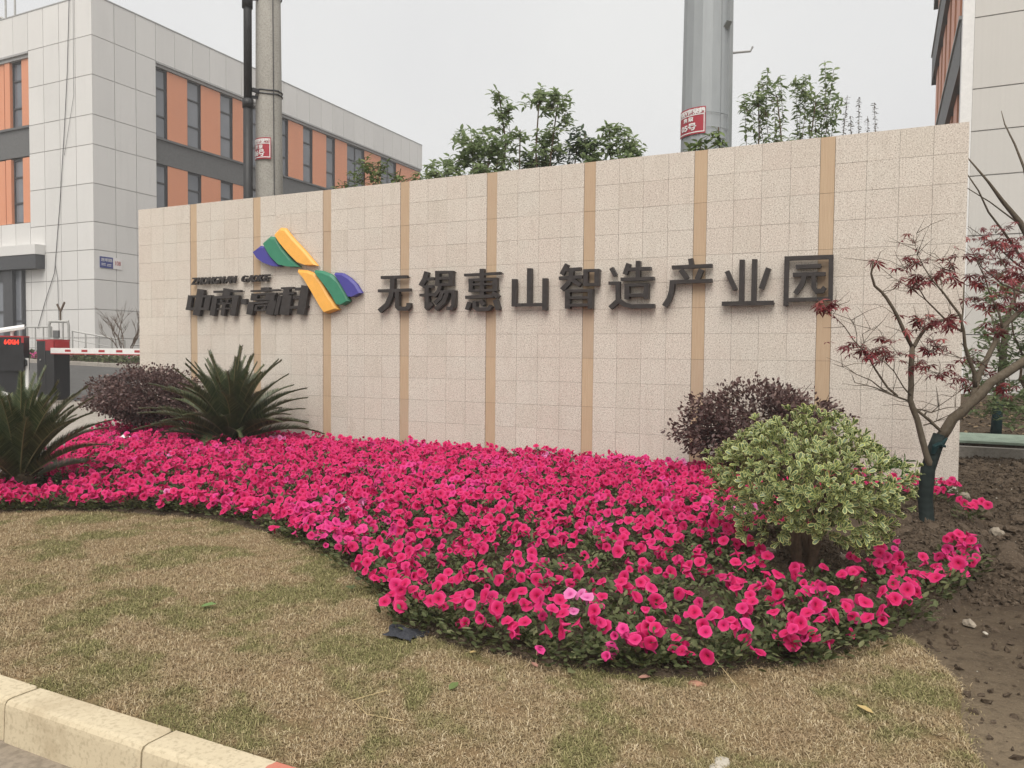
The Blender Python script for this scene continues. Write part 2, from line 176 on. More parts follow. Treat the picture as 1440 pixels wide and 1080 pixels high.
def m_panel(nm, c):
    t = NT(nm); p = t.pos(); r = t.rand()
    cc = t.ramp(r, [(0, tuple(v*.955 for v in c)), (1, tuple(min(1, v*1.03) for v in c))])
    s = t.noise(t.scale(p, (9, 9, .12)), 2.0, 3, .6)
    cc = t.mix(t.ramp(s, [(.4, (0, 0, 0)), (.75, (.22, .22, .22))]), cc, tuple(v*.8 for v in c))
    d = t.noise(t.scale(p, (1, 1, .35)), .8, 4, .6)
    cc = t.mix(t.ramp(d, [(.5, (0, 0, 0)), (.8, (.25, .25, .25))]), cc, tuple(v*.72 for v in c))
    return t.fin(cc, .5, .35)
MAT['panel'] = m_panel('pale_grey_metal_cladding', (.67, .66, .64))
MAT['panel2'] = m_panel('warm_grey_metal_cladding', (.585, .565, .53))
MAT['joint'] = plain('cladding_joint', (.40, .395, .385), .9, .1)
MAT['orange'] = m_panel('terracotta_orange_panel', (.68, .29, .165))
MAT['darkband'] = plain('charcoal_band', (.125, .125, .125), .6, .35)
MAT['frame'] = plain('dark_window_frame', (.055, .056, .06), .4, .4)
MAT['trim'] = plain('grey_trim', (.36, .36, .355), .5, .4)
def m_glass():
    t = NT('reflection_tinted_glass'); n = t.math('ADD', t.math('MULTIPLY', t.noise(t.pos(), .7, 3, .5), .6), t.math('MULTIPLY', t.rand(), .4))  # pane-to-pane tone paints varied sky reflections into the glass colour
    return t.fin(t.ramp(n, [(.3, (.12, .13, .15)), (.7, (.20, .21, .23))]), .07, .7)
MAT['glass'] = m_glass()
def m_conc(nm, a, b, rough=.9, sc=3.0, stain=.5):
    t = NT(nm); p = t.pos()
    c = t.mix(t.noise(p, sc, 6, .65), tuple(a), tuple(b))
    sp = t.noise(p, sc*22, 3, .6)
    c = t.mix(t.ramp(sp, [(.35, (.5, .5, .5)), (.55, (0, 0, 0))]), c, tuple(v*.6 for v in a))
    st = t.noise(t.scale(p, (1, 1, .5)), sc*.5, 5, .7, .4)
    c = t.mix(t.ramp(st, [(.5, (0, 0, 0)), (.72, (stain, stain, stain))]), c, tuple(v*.62 for v in a))
    t.bump(sp, .25, .004)
    return t.fin(c, rough, .2)
MAT['pole'] = m_conc('weathered_pole_concrete', (.30, .285, .255), (.42, .405, .37), .9, 2.2, .45)
MAT['pave'] = m_conc('pale_concrete_paving', (.30, .27, .235), (.40, .365, .32), .9, 1.0, .5)
MAT['asphalt'] = m_conc('grey_asphalt', (.085, .083, .08), (.13, .127, .122), .9, .6, .4)
MAT['road'] = m_conc('dusty_road_concrete', (.24, .20, .155), (.33, .28, .22), .9, 1.3, .6)
def m_kerb():
    t = NT('cream_kerb_stone'); p = t.pos()
    c = t.mix(t.noise(p, 3.5, 6, .65), (.50, .42, .285), (.64, .555, .40))
    g = t.noise(p, 1.7, 5, .7, .5)
    c = t.mix(t.ramp(g, [(.50, (0, 0, 0)), (.68, (.75, .75, .75))]), c, (.36, .285, .185))
    sp = t.noise(p, 60, 3, .6)
    c = t.mix(t.ramp(sp, [(.33, (.5, .5, .5)), (.5, (0, 0, 0))]), c, (.33, .27, .18))
    sx = t.new('ShaderNodeSeparateXYZ'); t.l.new(p, sx.inputs[0])
    e = t.math('ADD', sx.outputs[0], t.math('MULTIPLY', t.noise(p, 9, 3, .6), .06))
    red = t.math('MULTIPLY', t.math('GREATER_THAN', e, 8.335), t.math('LESS_THAN', e, 8.72))
    c = t.mix(t.math('MULTIPLY', red, .85), c, (.50, .14, .10))
    t.bump(g, .3, .008)
    return t.fin(c, .88, .2)
MAT['kerb'] = m_kerb()
def m_soil(nm, a, b, k=1.0):
    t = NT(nm); p = t.pos()
    c = t.mix(t.noise(p, 5, 7, .7), tuple(a), tuple(b))
    c = t.mix(t.ramp(t.noise(p, 90, 3, .6), [(.60, (0, 0, 0)), (.72, (.6, .6, .6))]), c, (.34, .28, .21))
    d = t.noise(p, 34, 5, .7)
    c = t.mix(t.ramp(d, [(.3, (.7, .7, .7)), (.5, (0, 0, 0))]), c, tuple(v*.5 for v in a))
    t.bump(d, .8, .02)
    return t.fin(c, .95, .12)
MAT['soil'] = m_soil('dark_damp_soil', (.060, .044, .031), (.105, .078, .055))
MAT['clod'] = m_soil('brown_soil_clod', (.070, .051, .036), (.125, .094, .067))
def m_ground():
    t = NT('bare_earth'); p = t.pos()
    c = t.mix(t.noise(p, 3, 7, .7), (.066, .048, .033), (.118, .087, .060))
    sx = t.new('ShaderNodeSeparateXYZ'); t.l.new(p, sx.inputs[0])
    f = t.math('ADD', t.math('MULTIPLY', sx.outputs[1], -.75), t.math('MULTIPLY', t.noise(p, 1.1, 4, .6), 1.6))
    f2 = t.new('ShaderNodeMapRange'); t.l.new(f, f2.inputs[0])
    f2.inputs[1].default_value = 3.9; f2.inputs[2].default_value = 5.2
    c = t.mix(f2.outputs[0], c, (.29, .225, .15))
    c = t.mix(t.ramp(t.noise(p, 70, 3, .6), [(.61, (0, 0, 0)), (.72, (.55, .55, .55))]), c, (.36, .29, .2))
    d = t.noise(p, 22, 8, .75)
    c = t.mix(t.ramp(d, [(.32, (.7, .7, .7)), (.5, (0, 0, 0))]), c, (.065, .048, .034))
    t.bump(d, 1.0, .035)
    return t.fin(c, .95, .12)
MAT['earth'] = m_ground()
def m_turfcol(t, p):
    g1 = t.noise(p, 1.9, 3, .55, .5); g2 = t.noise(p, 7.5, 3, .6)
    g = t.math('ADD', t.math('MULTIPLY', g1, .72), t.math('MULTIPLY', g2, .28))
    return t.ramp(g, [(.475, (0, 0, 0)), (.565, (1, 1, 1))]), g2
def m_grass():
    t = NT('patchy_dry_turf_blades'); p = t.scale(t.pos(), (1, 1.0, 0))
    mask, g2 = m_turfcol(t, p); r = t.new('ShaderNodeNewGeometry').outputs['Random Per Island']
    dry = t.ramp(r, [(0, (.21, .155, .085)), (.45, (.35, .27, .155)), (.8, (.47, .375, .23)), (1, (.62, .53, .37))])
    dry = t.mix(t.ramp(g2, [(.4, (0, 0, 0)), (.65, (.5, .5, .5))]), dry, (.33, .23, .145))
    gr = t.ramp(r, [(0, (.11, .12, .04)), (.6, (.20, .205, .075)), (1, (.40, .34, .17))])
    c = t.mix(t.math('MULTIPLY', mask, .8), dry, gr)
    return t.fin(c, .8, .15)
MAT['grass'] = m_grass()
def m_turf():
    t = NT('turf_thatch'); p = t.scale(t.pos(), (1, 1, 0)); mask, g2 = m_turfcol(t, p)
    c = t.mix(t.math('MULTIPLY', mask, .8), (.27, .19, .105), (.145, .135, .06))
    f = t.noise(t.pos(), 120, 4, .7)
    c = t.mix(t.ramp(f, [(.35, (.8, .8, .8)), (.6, (0, 0, 0))]), c, (.08, .055, .03))
    t.bump(f, .6, .01)
    return t.fin(c, .95, .1)
MAT['turf'] = m_turf()
def m_petal():
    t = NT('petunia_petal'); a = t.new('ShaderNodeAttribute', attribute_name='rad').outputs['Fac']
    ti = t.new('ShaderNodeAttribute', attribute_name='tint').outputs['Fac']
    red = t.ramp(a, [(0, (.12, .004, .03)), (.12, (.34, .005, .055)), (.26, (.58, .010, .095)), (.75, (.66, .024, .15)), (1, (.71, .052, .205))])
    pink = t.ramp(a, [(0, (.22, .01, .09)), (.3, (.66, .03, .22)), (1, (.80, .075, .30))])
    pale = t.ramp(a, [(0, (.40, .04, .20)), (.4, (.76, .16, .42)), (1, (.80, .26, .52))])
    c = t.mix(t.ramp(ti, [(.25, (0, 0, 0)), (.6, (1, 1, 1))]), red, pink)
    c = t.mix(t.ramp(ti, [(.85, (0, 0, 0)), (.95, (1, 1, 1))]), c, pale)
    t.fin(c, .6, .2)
    tr = t.new('ShaderNodeBsdfTranslucent'); t.l.new(c, tr.inputs[0])
    ms = t.new('ShaderNodeMixShader'); ms.inputs[0].default_value = .28
    t.l.new(t.b.outputs[0], ms.inputs[1]); t.l.new(tr.outputs[0], ms.inputs[2]); t.l.new(ms.outputs[0], t.out.inputs[0])
    return t.m
MAT['petal'] = m_petal()
MAT['petleaf'] = leafmat('petunia_leaf', (.055, .07, .028), (.105, .122, .05), (.19, .195, .095), .6, .25, .2)
MAT['purple'] = leafmat('purple_shrub_leaf', (.075, .042, .040), (.145, .085, .077), (.26, .18, .155), .48, .4, .25)
MAT['twig'] = plain('shrub_twig', (.115, .08, .055), .85, .2, 0, .3, 30)
MAT['cycad'] = leafmat('cycad_leaflet', (.040, .056, .025), (.08, .10, .045), (.16, .16, .078), .38, .5, .12)
MAT['rachis'] = plain('cycad_rachis', (.18, .16, .08), .5, .35)
MAT['caudex'] = plain('cycad_trunk', (.06, .045, .03), .95, .1, 0, .4, 30)
MAT['vargreen'] = leafmat('variegated_leaf_centre', (.065, .105, .04), (.115, .16, .065), (.17, .21, .09), .38, .45, .15)
MAT['varcream'] = leafmat('variegated_leaf_margin', (.48, .50, .17), (.60, .61, .28), (.56, .60, .16), .4, .4, .2)
MAT['plaingreen'] = leafmat('plain_green_leaf', (.06, .12, .03), (.10, .19, .05), (.16, .25, .08), .4, .4, .2)
MAT['mleaf'] = leafmat('maple_red_leaf', (.12, .018, .024), (.23, .036, .042), (.30, .065, .055), .5, .3, .3)
def m_bark():
    t = NT('maple_bark'); p = t.pos()
    c = t.mix(t.noise(p, 20, 6, .7), (.070, .056, .040), (.18, .15, .112))
    g = t.noise(t.scale(p, (1, 1, .3)), 60, 4, .6)
    c = t.mix(t.ramp(g, [(.4, (.5, .5, .5)), (.6, (0, 0, 0))]), c, (.10, .075, .05))
    t.bump(g, .9, .012); return t.fin(c, .85, .2)
MAT['bark'] = m_bark()
def m_wrap():
    t = NT('dark_green_trunk_wrap'); p = t.pos()
    w = t.new('ShaderNodeTexWave', bands_direction='Z'); t.l.new(p, w.inputs[0]); w.inputs['Scale'].default_value = 5; w.inputs['Distortion'].default_value = 9; w.inputs['Detail'].default_value = 4
    c = t.mix(w.outputs['Fac'], (.010, .016, .015), (.017, .025, .023))
    t.bump(t.noise(p, 45, 4, .6), .5, .006); return t.fin(c, .8, .25)
MAT['wrap'] = m_wrap()
MAT['tealcloth'] = plain('teal_cloth', (.014, .034, .036), .85, .15, 0, .25, 20)
MAT['treeleaf'] = leafmat('tree_leaf', (.17, .225, .105), (.26, .33, .16), (.36, .42, .225), .5, .3, .6)
MAT['darkleaf'] = leafmat('dark_tree_leaf', (.10, .14, .10), (.16, .21, .14), (.23, .29, .18), .5, .3, .5)
MAT['youngleaf'] = leafmat('young_tree_leaf', (.10, .15, .05), (.17, .23, .075), (.25, .29, .11), .45, .35, .3)
MAT['greyleaf'] = leafmat('grey_twig_leaf', (.17, .16, .14), (.26, .25, .22), None, .6, .2, .2)
MAT['steel'] = None
def m_galv():
    t = NT('galvanised_steel'); p = t.pos()
    c = t.mix(t.noise(t.scale(p, (2, 2, .8)), 2.5, 5, .65), (.27, .29, .30), (.37, .39, .40))
    s = t.noise(t.scale(p, (6, 6, .5)), 2.0, 5, .7)
    c = t.mix(t.ramp(s, [(.5, (0, 0, 0)), (.75, (.5, .5, .5))]), c, (.26, .275, .28))
    return t.fin(c, .5, .45, .25)
MAT['steel'] = m_galv()
MAT['redplate'] = plain('red_enamel_plate', (.35, .035, .05), .4, .4, 0, .08)
MAT['white'] = plain('white_enamel', (.72, .70, .69), .45, .4, 0, .05)
MAT['whitepaint'] = plain('white_paint', (.74, .73, .71), .4, .4, 0, .06)
MAT['black'] = plain('black_powder_coat', (.018, .018, .02), .4, .4, 0, .15)
MAT['redpaint'] = plain('red_paint', (.36, .03, .035), .45, .4, 0, .1)
MAT['bluesign'] = plain('blue_enamel_sign', (.045, .06, .22), .4, .4, 0, .06)
MAT['pipe'] = plain('black_cable_duct', (.028, .028, .029), .5, .35, 0, .15)
MAT['galvrail'] = plain('galvanised_rail', (.40, .395, .375), .55, .4, .2, .12)
MAT['paleyellow'] = plain('faded_yellow_board', (.50, .44, .16), .7, .25, 0, .12)
MAT['mint'] = plain('pale_green_board', (.26, .32, .255), .75, .2, 0, .2, 6)
MAT['deadleaf'] = leafmat('dead_leaf', (.42, .30, .12), (.55, .42, .20), None, .7, .2, .1)
MAT['litter'] = leafmat('brown_leaf_litter', (.06, .042, .028), (.13, .09, .055), (.26, .19, .11), .8, .15, .05)
MAT['pinkleaf'] = plain('pinkish_dead_leaf', (.48, .26, .20), .7, .2)
MAT['pebble'] = plain('pale_pebble', (.27, .23, .18), .85, .2, 0, .3, 40)
MAT['shell'] = plain('white_shell_chip', (.46, .42, .35), .7, .3, 0, .1, 40)
MAT['brickbit'] = plain('brick_fragment', (.36, .19, .13), .9, .15, 0, .2, 40)
MAT['darkcloth'] = plain('dark_grey_cloth_scrap', (.045, .047, .055), .9, .15, 0, .3, 40)
MAT['straw'] = plain('dry_straw', (.50, .39, .21), .7, .2)
def m_led():
    t = NT('red_led'); t.fin((.3, .01, .01), .5, .2)
    t.b.inputs['Emission Color'].default_value = (1, .06, .03, 1); t.b.inputs['Emission Strength'].default_value = 1.6
    return t.m
MAT['led'] = m_led()

# ---------------------------------------------------------------- mesh helpers
class MB:
    def __init__(s): s.v = []; s.f = []; s.mi = []; s.cur = 0
    def add(s, vs, fs):
        o = len(s.v); s.v += [tuple(v) for v in vs]; s.f += [tuple(i+o for i in f) for f in fs]; s.mi += [s.cur]*len(fs)
        return s
    def box(s, x0, x1, y0, y1, z0, z1):
        s.add([(x0,y0,z0),(x1,y0,z0),(x1,y1,z0),(x0,y1,z0),(x0,y0,z1),(x1,y0,z1),(x1,y1,z1),(x0,y1,z1)],
              [(0,3,2,1),(4,5,6,7),(0,1,5,4),(1,2,6,5),(2,3,7,6),(3,0,4,7)]); return s
    def obox(s, a, b, w, h, up=(0,0,1)):
        a, b, up = Vector(a), Vector(b), Vector(up); d = (b-a).normalized(); n = d.cross(up)
        if n.length < 1e-5: n = d.cross(Vector((1,0,0)))
        n.normalize(); u = n.cross(d)
        vs = [p+n*(i*w/2)+u*(j*h/2) for p in (a, b) for i, j in ((-1,-1),(1,-1),(1,1),(-1,1))]
        s.add(vs, [(0,1,2,3),(7,6,5,4),(0,4,5,1),(1,5,6,2),(2,6,7,3),(3,7,4,0)]); return s
    def tube(s, pts, rad, n=8, cap=True):
        pts = [Vector(p) for p in pts]; k = len(pts)
        if not hasattr(rad, '__len__'): rad = [rad]*k
        ref = None; rings = []
        for i, p in enumerate(pts):
            d = (pts[min(i+1,k-1)]-pts[max(i-1,0)])
            if d.length < 1e-9: d = Vector((0,0,1))
            d.normalize()
            if ref is None:
                ref = d.cross(Vector((0,0,1))) if abs(d.z) < .95 else d.cross(Vector((1,0,0)))
            ref = (ref-d*ref.dot(d)).normalized(); b = d.cross(ref)
            rings.append([p+(ref*math.cos(2*math.pi*j/n)+b*math.sin(2*math.pi*j/n))*rad[i] for j in range(n)])
        vs = [v for r in rings for v in r]; fs = []
        for i in range(k-1):
            for j in range(n):
                fs.append((i*n+j, i*n+(j+1)%n, (i+1)*n+(j+1)%n, (i+1)*n+j))
        if cap: fs += [tuple(range(n-1,-1,-1)), tuple((k-1)*n+j for j in range(n))]
        s.add(vs, fs); return s
    def prism(s, poly, y0, y1):
        n = len(poly); vs = [(x, y0, z) for x, z in poly]+[(x, y1, z) for x, z in poly]
        fs = [tuple(range(n)), tuple(range(2*n-1, n-1, -1))]+[(i, i+n, (i+1)%n+n, (i+1)%n) for i in range(n)]
        s.add(vs, fs); return s
    def build(s, name, mats, parent=None, smooth=False, loc=None):
        me = bpy.data.meshes.new(name); me.from_pydata(s.v, [], s.f)
        if not isinstance(mats, (list, tuple)): mats = [mats]
        for m in mats: me.materials.append(m)
        if len(mats) > 1: me.polygons.foreach_set('material_index', s.mi)
        if smooth: me.polygons.foreach_set('use_smooth', [True]*len(me.polygons))
        return place(name, me, parent, loc)

def place(name, me, parent=None, loc=None):
    o = bpy.data.objects.new(name, me); col.objects.link(o)
    if parent is not None: o.parent = parent
    if loc is not None: o.location = loc
    return o
def fix_normals(o):
    import bmesh
    bm = bmesh.new(); bm.from_mesh(o.data); bmesh.ops.recalc_face_normals(bm, faces=bm.faces); bm.to_mesh(o.data); bm.free(); return o
def tag(o, label=None, cat=None, group=None, kind=None):
    if label: o['label'] = label
    if cat: o['category'] = cat
    if group: o['group'] = group
    if kind: o['kind'] = kind
    return o
def thing(name, loc, label, cat, group=None, rz=0):
    o = bpy.data.objects.new(name, None); col.objects.link(o); o.location = loc; o.rotation_euler = (0,0,rz)
    o.empty_display_size = .2
    return tag(o, label, cat, group)
def rel(o, base):                                    # move mesh data so the parent can sit at the thing's base
    o.data.transform(Matrix.Translation(-Vector(base))); return o

def np_mesh(name, V, F, mats, mi=None, smooth=False, attrs=None):
    V = np.asarray(V, np.float32); F = np.asarray(F, np.int32); k = F.shape[1]
    me = bpy.data.meshes.new(name)
    me.vertices.add(len(V)); me.vertices.foreach_set('co', V.ravel())
    me.loops.add(F.size); me.loops.foreach_set('vertex_index', F.ravel())
    me.polygons.add(len(F)); me.polygons.foreach_set('loop_start', np.arange(0, F.size, k, dtype=np.int32))
    me.polygons.foreach_set('loop_total', np.full(len(F), k, np.int32))
    if not isinstance(mats, (list, tuple)): mats = [mats]
    for m in mats: me.materials.append(m)
    if mi is not None: me.polygons.foreach_set('material_index', np.asarray(mi, np.int32))
    me.polygons.foreach_set('use_smooth', np.full(len(F), bool(smooth)))
    for nm, a in (attrs or {}).items():
        at = me.attributes.new(nm, 'FLOAT', 'POINT'); at.data.foreach_set('value', np.asarray(a, np.float32))
    me.update(calc_edges=True); me.validate()
    return me
def frames(d, n):
    """rotation matrices whose x axis is d and whose z axis is close to n (arrays)"""
    d = d/np.linalg.norm(d, axis=1, keepdims=True)
    y = np.cross(n, d); y /= np.linalg.norm(y, axis=1, keepdims=True)+1e-9
    z = np.cross(d, y)
    return np.stack([d, y, z], 2)
def scatter(T, TF, P, Rm, S):
    """copies of the template T (verts) / TF (faces) at P with rotations Rm and scales S, as arrays"""
    n = len(P); V = np.einsum('nij,kj->nki', Rm, T)*np.asarray(S).reshape(-1, 1, 1)+P[:, None, :]
    F = (TF[None]+(np.arange(n)*len(T))[:, None, None]).reshape(-1, TF.shape[1])
    return V.reshape(-1, 3), F
def rdir(n):
    v = rng.normal(size=(n, 3)); return v/np.linalg.norm(v, axis=1, keepdims=True)
_tab = rng.random((64, 64))
def vnoise(x, y):
    xi = np.floor(x).astype(int); yi = np.floor(y).astype(int); fx = x-xi; fy = y-yi
    fx = fx*fx*(3-2*fx); fy = fy*fy*(3-2*fy)
    g = lambda a, b: _tab[a % 64, b % 64]
    return (g(xi,yi)*(1-fx)+g(xi+1,yi)*fx)*(1-fy)+(g(xi,yi+1)*(1-fx)+g(xi+1,yi+1)*fx)*fy
def fbm(x, y, s, o=4):
    r = 0; a = .5
    for i in range(o): r = r+a*vnoise(x*s*2**i+17*i, y*s*2**i+31*i); a *= .5
    return r
def inpoly(x, y, poly):
    x = np.asarray(x); y = np.asarray(y); c = np.zeros(x.shape, bool); n = len(poly)
    for i in range(n):
        x0, y0 = poly[i]; x1, y1 = poly[i-1]
        t = ((y0 > y) != (y1 > y)) & (x < (x1-x0)*(y-y0)/((y1-y0) if y1 != y0 else 1e-9)+x0)
        c ^= t
    return c
def gz(x, y):
    """height of the site: level by the wall, a ramp of five per cent up to the gate on the left"""
    x = np.asarray(x, float); y = np.asarray(y, float)
    D = (x-10.124)*-.435+(y+8.951)*.899
    m = np.clip((4-x)/5, 0, 1); m = m*m*(3-2*m)
    return .05*np.maximum(0, np.minimum(D, 60)-11)*m
def zof(x, y): return float(gz(x, y))
def grid(name, xs, ys, zf, mat_, poly=None, smooth=True):
    X, Y = np.meshgrid(xs, ys, indexing='ij'); Z = zf(X, Y); nx, ny = X.shape
    V = np.stack([X, Y, Z], -1).reshape(-1, 3)
    i, j = np.meshgrid(np.arange(nx-1), np.arange(ny-1), indexing='ij'); a = (i*ny+j).ravel()
    F = np.stack([a, a+ny, a+ny+1, a+1], 1)
    if poly is not None:
        c = V[F].mean(1); F = F[inpoly(c[:, 0], c[:, 1], poly)]
        used = np.unique(F); mp = np.zeros(len(V), int); mp[used] = np.arange(len(used)); V = V[used]; F = mp[F]
    return tag(place(name, np_mesh(name, V, F, mat_, smooth=smooth)), kind='structure')
def text_mesh(body, size, extrude, mat_, shear=0.0, offset=0.0, res=3):
    cu = bpy.data.curves.new('t', 'FONT'); cu.body = body; cu.size = size; cu.extrude = extrude; cu.shear = shear
    cu.offset = offset; cu.align_x = 'CENTER'; cu.align_y = 'CENTER'; cu.resolution_u = res
    o = bpy.data.objects.new('t', cu); col.objects.link(o); bpy.context.view_layer.update()
    me = bpy.data.meshes.new_from_object(o.evaluated_get(bpy.context.evaluated_depsgraph_get()))
    bpy.data.objects.remove(o); bpy.data.curves.remove(cu)
    me.materials.clear(); me.materials.append(mat_)
    return me
# ================================================================ the setting
BEDF = [(x, y-(.15 if 7.6 < x < 9.95 else .06 if 6 < x < 10.1 else .02)) for x, y in BEDF]
BED = [(2.55, -5.45)]+[tuple(p) for p in BEDF]+[(10.86, -1.2), (10.80, -.05), (-1.15, -.05), (-1.05, -.5), (-.75, -1.15), (.15, -2.2), (1.2, -3.1), (2.1, -3.9), (2.3, -4.7)]
LAWN = [(1.2, -6.99), (1.2, -5.3), (2.4, -5.35)]+[(x, y+.05) for x, y in BEDF[:15]]+[(10.25, -4.72), (10.43, -5.2), (10.40, -5.6), (10.44, -5.96), (10.36, -6.5), (10.4, -6.99)]
def far_axis(lo, hi, step, far):
    a = list(np.arange(lo, hi+1e-6, step)); k = step; x = lo; L = []
    while x > -far: k *= 1.5; x -= k; L.append(x)
    x = hi; k = step; H = []
    while x < far: k *= 1.5; x += k; H.append(x)
    return np.array(L[::-1]+a+H)
def z_ground(X, Y):
    z = gz(X, Y)-.03
    return np.where(Y < -7.05, -.22, z)
grid('ground', far_axis(-25, 14, 1.0, 320), np.concatenate([far_axis(-12, -7.2, .6, 320)[:-1][far_axis(-12, -7.2, .6, 320)[:-1] < -7.1], [-7.1, -7.0], far_axis(-6, 14, 1.0, 320)[far_axis(-6, 14, 1.0, 320) > -6.5]]), z_ground, MAT['earth'])
grid('road', np.arange(-60, 60.1, 4), np.array([-30, -20, -12, -9, -8, -7.135]), lambda X, Y: np.full(X.shape, -.16)+.004*(fbm(X, Y, .7)-.5), MAT['road'])
grid('entrance_paving', np.arange(-40, 3.1, .5), np.arange(-7, 2.01, .5), lambda X, Y: gz(X, Y)-.004, MAT['pave'])
grid('asphalt_drive', np.arange(-60, -1.9, .5), np.arange(2, 9.21, .4), lambda X, Y: gz(X, Y)-.004, MAT['asphalt'])
def poly_dist(X, Y, poly):
    X = np.asarray(X, float); Y = np.asarray(Y, float); d = np.full(X.shape, 9.0); n = len(poly)
    for i in range(n):
        x0, y0 = poly[i-1]; x1, y1 = poly[i]; L2 = (x1-x0)**2+(y1-y0)**2+1e-9
        t = np.clip(((X-x0)*(x1-x0)+(Y-y0)*(y1-y0))/L2, 0, 1); d = np.minimum(d, np.hypot(X-x0-t*(x1-x0), Y-y0-t*(y1-y0)))
    return d
def soil_z(X, Y):
    far = np.clip((Y+4.6)/2.5, 0, 1)
    b = (fbm(X, Y, 2.3, 3)-.45)*.06*far+(np.abs(fbm(X, Y, 7.5, 4)-.47))*.15*(.18+far)+(fbm(X, Y, 15, 2)-.45)*.05*(.45+far)
    low = np.where(inpoly(X, Y, BED), np.clip((poly_dist(X, Y, BED)-.02)/.10, 0, 1)*.09, 0)+np.where(inpoly(X, Y, LAWN), np.clip(poly_dist(X, Y, LAWN)/.08, 0, 1)*.06, 0)
    return b-.012-low+.55*np.clip((Y-4.2)/6, 0, 1)
grid('bare_soil', np.arange(8.9, 17, .045), np.arange(-6.99, 4.0, .045), soil_z, MAT['earth'],
     poly=[(8.95, -6.98), (8.95, -.02), (10.84, -.02), (10.84, .32), (9.0, .32), (9.0, 3.97), (16.9, 3.97), (16.9, -6.98)])
def poly_dist(X, Y, poly):
    X = np.asarray(X, float); Y = np.asarray(Y, float); d = np.full(X.shape, 9.0); n = len(poly)
    for i in range(n):
        x0, y0 = poly[i-1]; x1, y1 = poly[i]; L2 = (x1-x0)**2+(y1-y0)**2+1e-9
        t = np.clip(((X-x0)*(x1-x0)+(Y-y0)*(y1-y0))/L2, 0, 1); d = np.minimum(d, np.hypot(X-x0-t*(x1-x0), Y-y0-t*(y1-y0)))
    return d
BEDX = None
def bed_z(X, Y):
    e = np.where(inpoly(X, Y, BED), 0, poly_dist(X, Y, BED))
    return gz(X, Y)-1.3*e+.012+.03*fbm(X, Y, 3.0, 3)+.05*np.clip(1-np.abs(Y+2.4)/2.4, 0, 1)+.07*np.abs(fbm(X, Y, 9, 3)-.45)+.03*(fbm(X, Y, 19, 2)-.4)
grid('flower_bed_soil', np.arange(-1.3, 11.05, .05), np.arange(-6.05, 0, .05), bed_z, MAT['soil'], poly=[(2.3, -5.7), (3.3, -5.35)]+[(x, y-.16) for x, y in BEDF]+[(11.0, -2.4), (10.98, -.04), (-1.29, -.04), (-1.2, -.6), (-.9, -1.25), (0, -2.35), (1.05, -3.25), (1.95, -4.05), (2.1, -4.8)])
def lawn_z(X, Y):
    e = np.clip((Y+6.99)/.25, 0, 1)
    o = np.where(inpoly(X, Y, LAWN), 0, poly_dist(X, Y, LAWN)); e = e-o*70
    return -.012+.018*e+.020*fbm(X, Y, 2.2, 3)+.010*fbm(X, Y, 7, 3)
grid('soil_bank', np.arange(9, 24, .1), np.arange(3.9, 11.9, .1), lambda X, Y: soil_z(X, Y)+.08*fbm(X, Y, 3, 3)-.03, MAT['earth'])
lawn = grid('lawn', np.arange(1.1, 10.7, .05), np.arange(-6.995, -4.2, .05), lawn_z, MAT['turf'], poly=[(1.1, -6.996), (1.1, -5.2), (2.4, -5.2)]+[(x, y+.14) for x, y in BEDF[:15]]+[(10.4, -4.6), (10.6, -5.2), (10.62, -6.99)])

# kerb along the road and the kerb of the far flower strip
def kerb_run(name, x0, n, L, y0, y1, z0f, z1f, bev, mat_):
    root = bpy.data.objects.new(name, None); col.objects.link(root); tag(root, kind='structure')
    for k in range(n):
        a = x0+k*L; z1 = z1f(a+L/2)+random.uniform(-.003, .003); z0 = z0f(a+L/2); dy = random.uniform(-.004, .004)
        b = bev; yf, yb = y0+dy, y1+dy; m = MB(); g = .006; vs = []
        prof = [(yf-.012, z0), (yf, z1-b*1.6), (yf+b*.12, z1-b*.75), (yf+b*.5, z1-b*.18), (yf+b*1.3, z1), (yb-.01, z1-.002), (yb, z1-.012), (yb, z0)]
        for xx, sh in ((a+g, .0), (a+g+.012, 0), (a+L-g-.012, 0), (a+L-g, 0)):
            inset = .006 if xx in (a+g, a+L-g) else 0
            vs += [(xx, y+(inset if y < (yf+yb)/2 else -inset), z-(inset if z > z0+.01 else 0)) for y, z in prof]
        n_ = len(prof); fs = [tuple(range(n_)), tuple(range(4*n_-1, 3*n_-1, -1))]
        for s in range(3):
            for j in range(n_): fs.append((s*n_+j, (s+1)*n_+j, (s+1)*n_+(j+1) % n_, s*n_+(j+1) % n_))
        m.add(vs, fs); fix_normals(m.build('kerb_stone', mat_, root))
    return root
kerb_run('kerb', 7.02-.79*9, 17, .79, -7.135, -6.985, lambda x: -.32, lambda x: .004, .022, MAT['kerb'])
kerb_run('drive_kerb', -26, 20, 1.0, 9.2, 9.42, lambda x: zof(x, 9.2)-.2, lambda x: zof(x, 9.2)+.14, .02, MAT['pave'])
def z_strip(X, Y): return gz(X, Y)+.10
grid('planting_strip', np.arange(-40, -4.9, .7), np.array([9.42, 10, 11, 12.3]), z_strip, MAT['soil'])

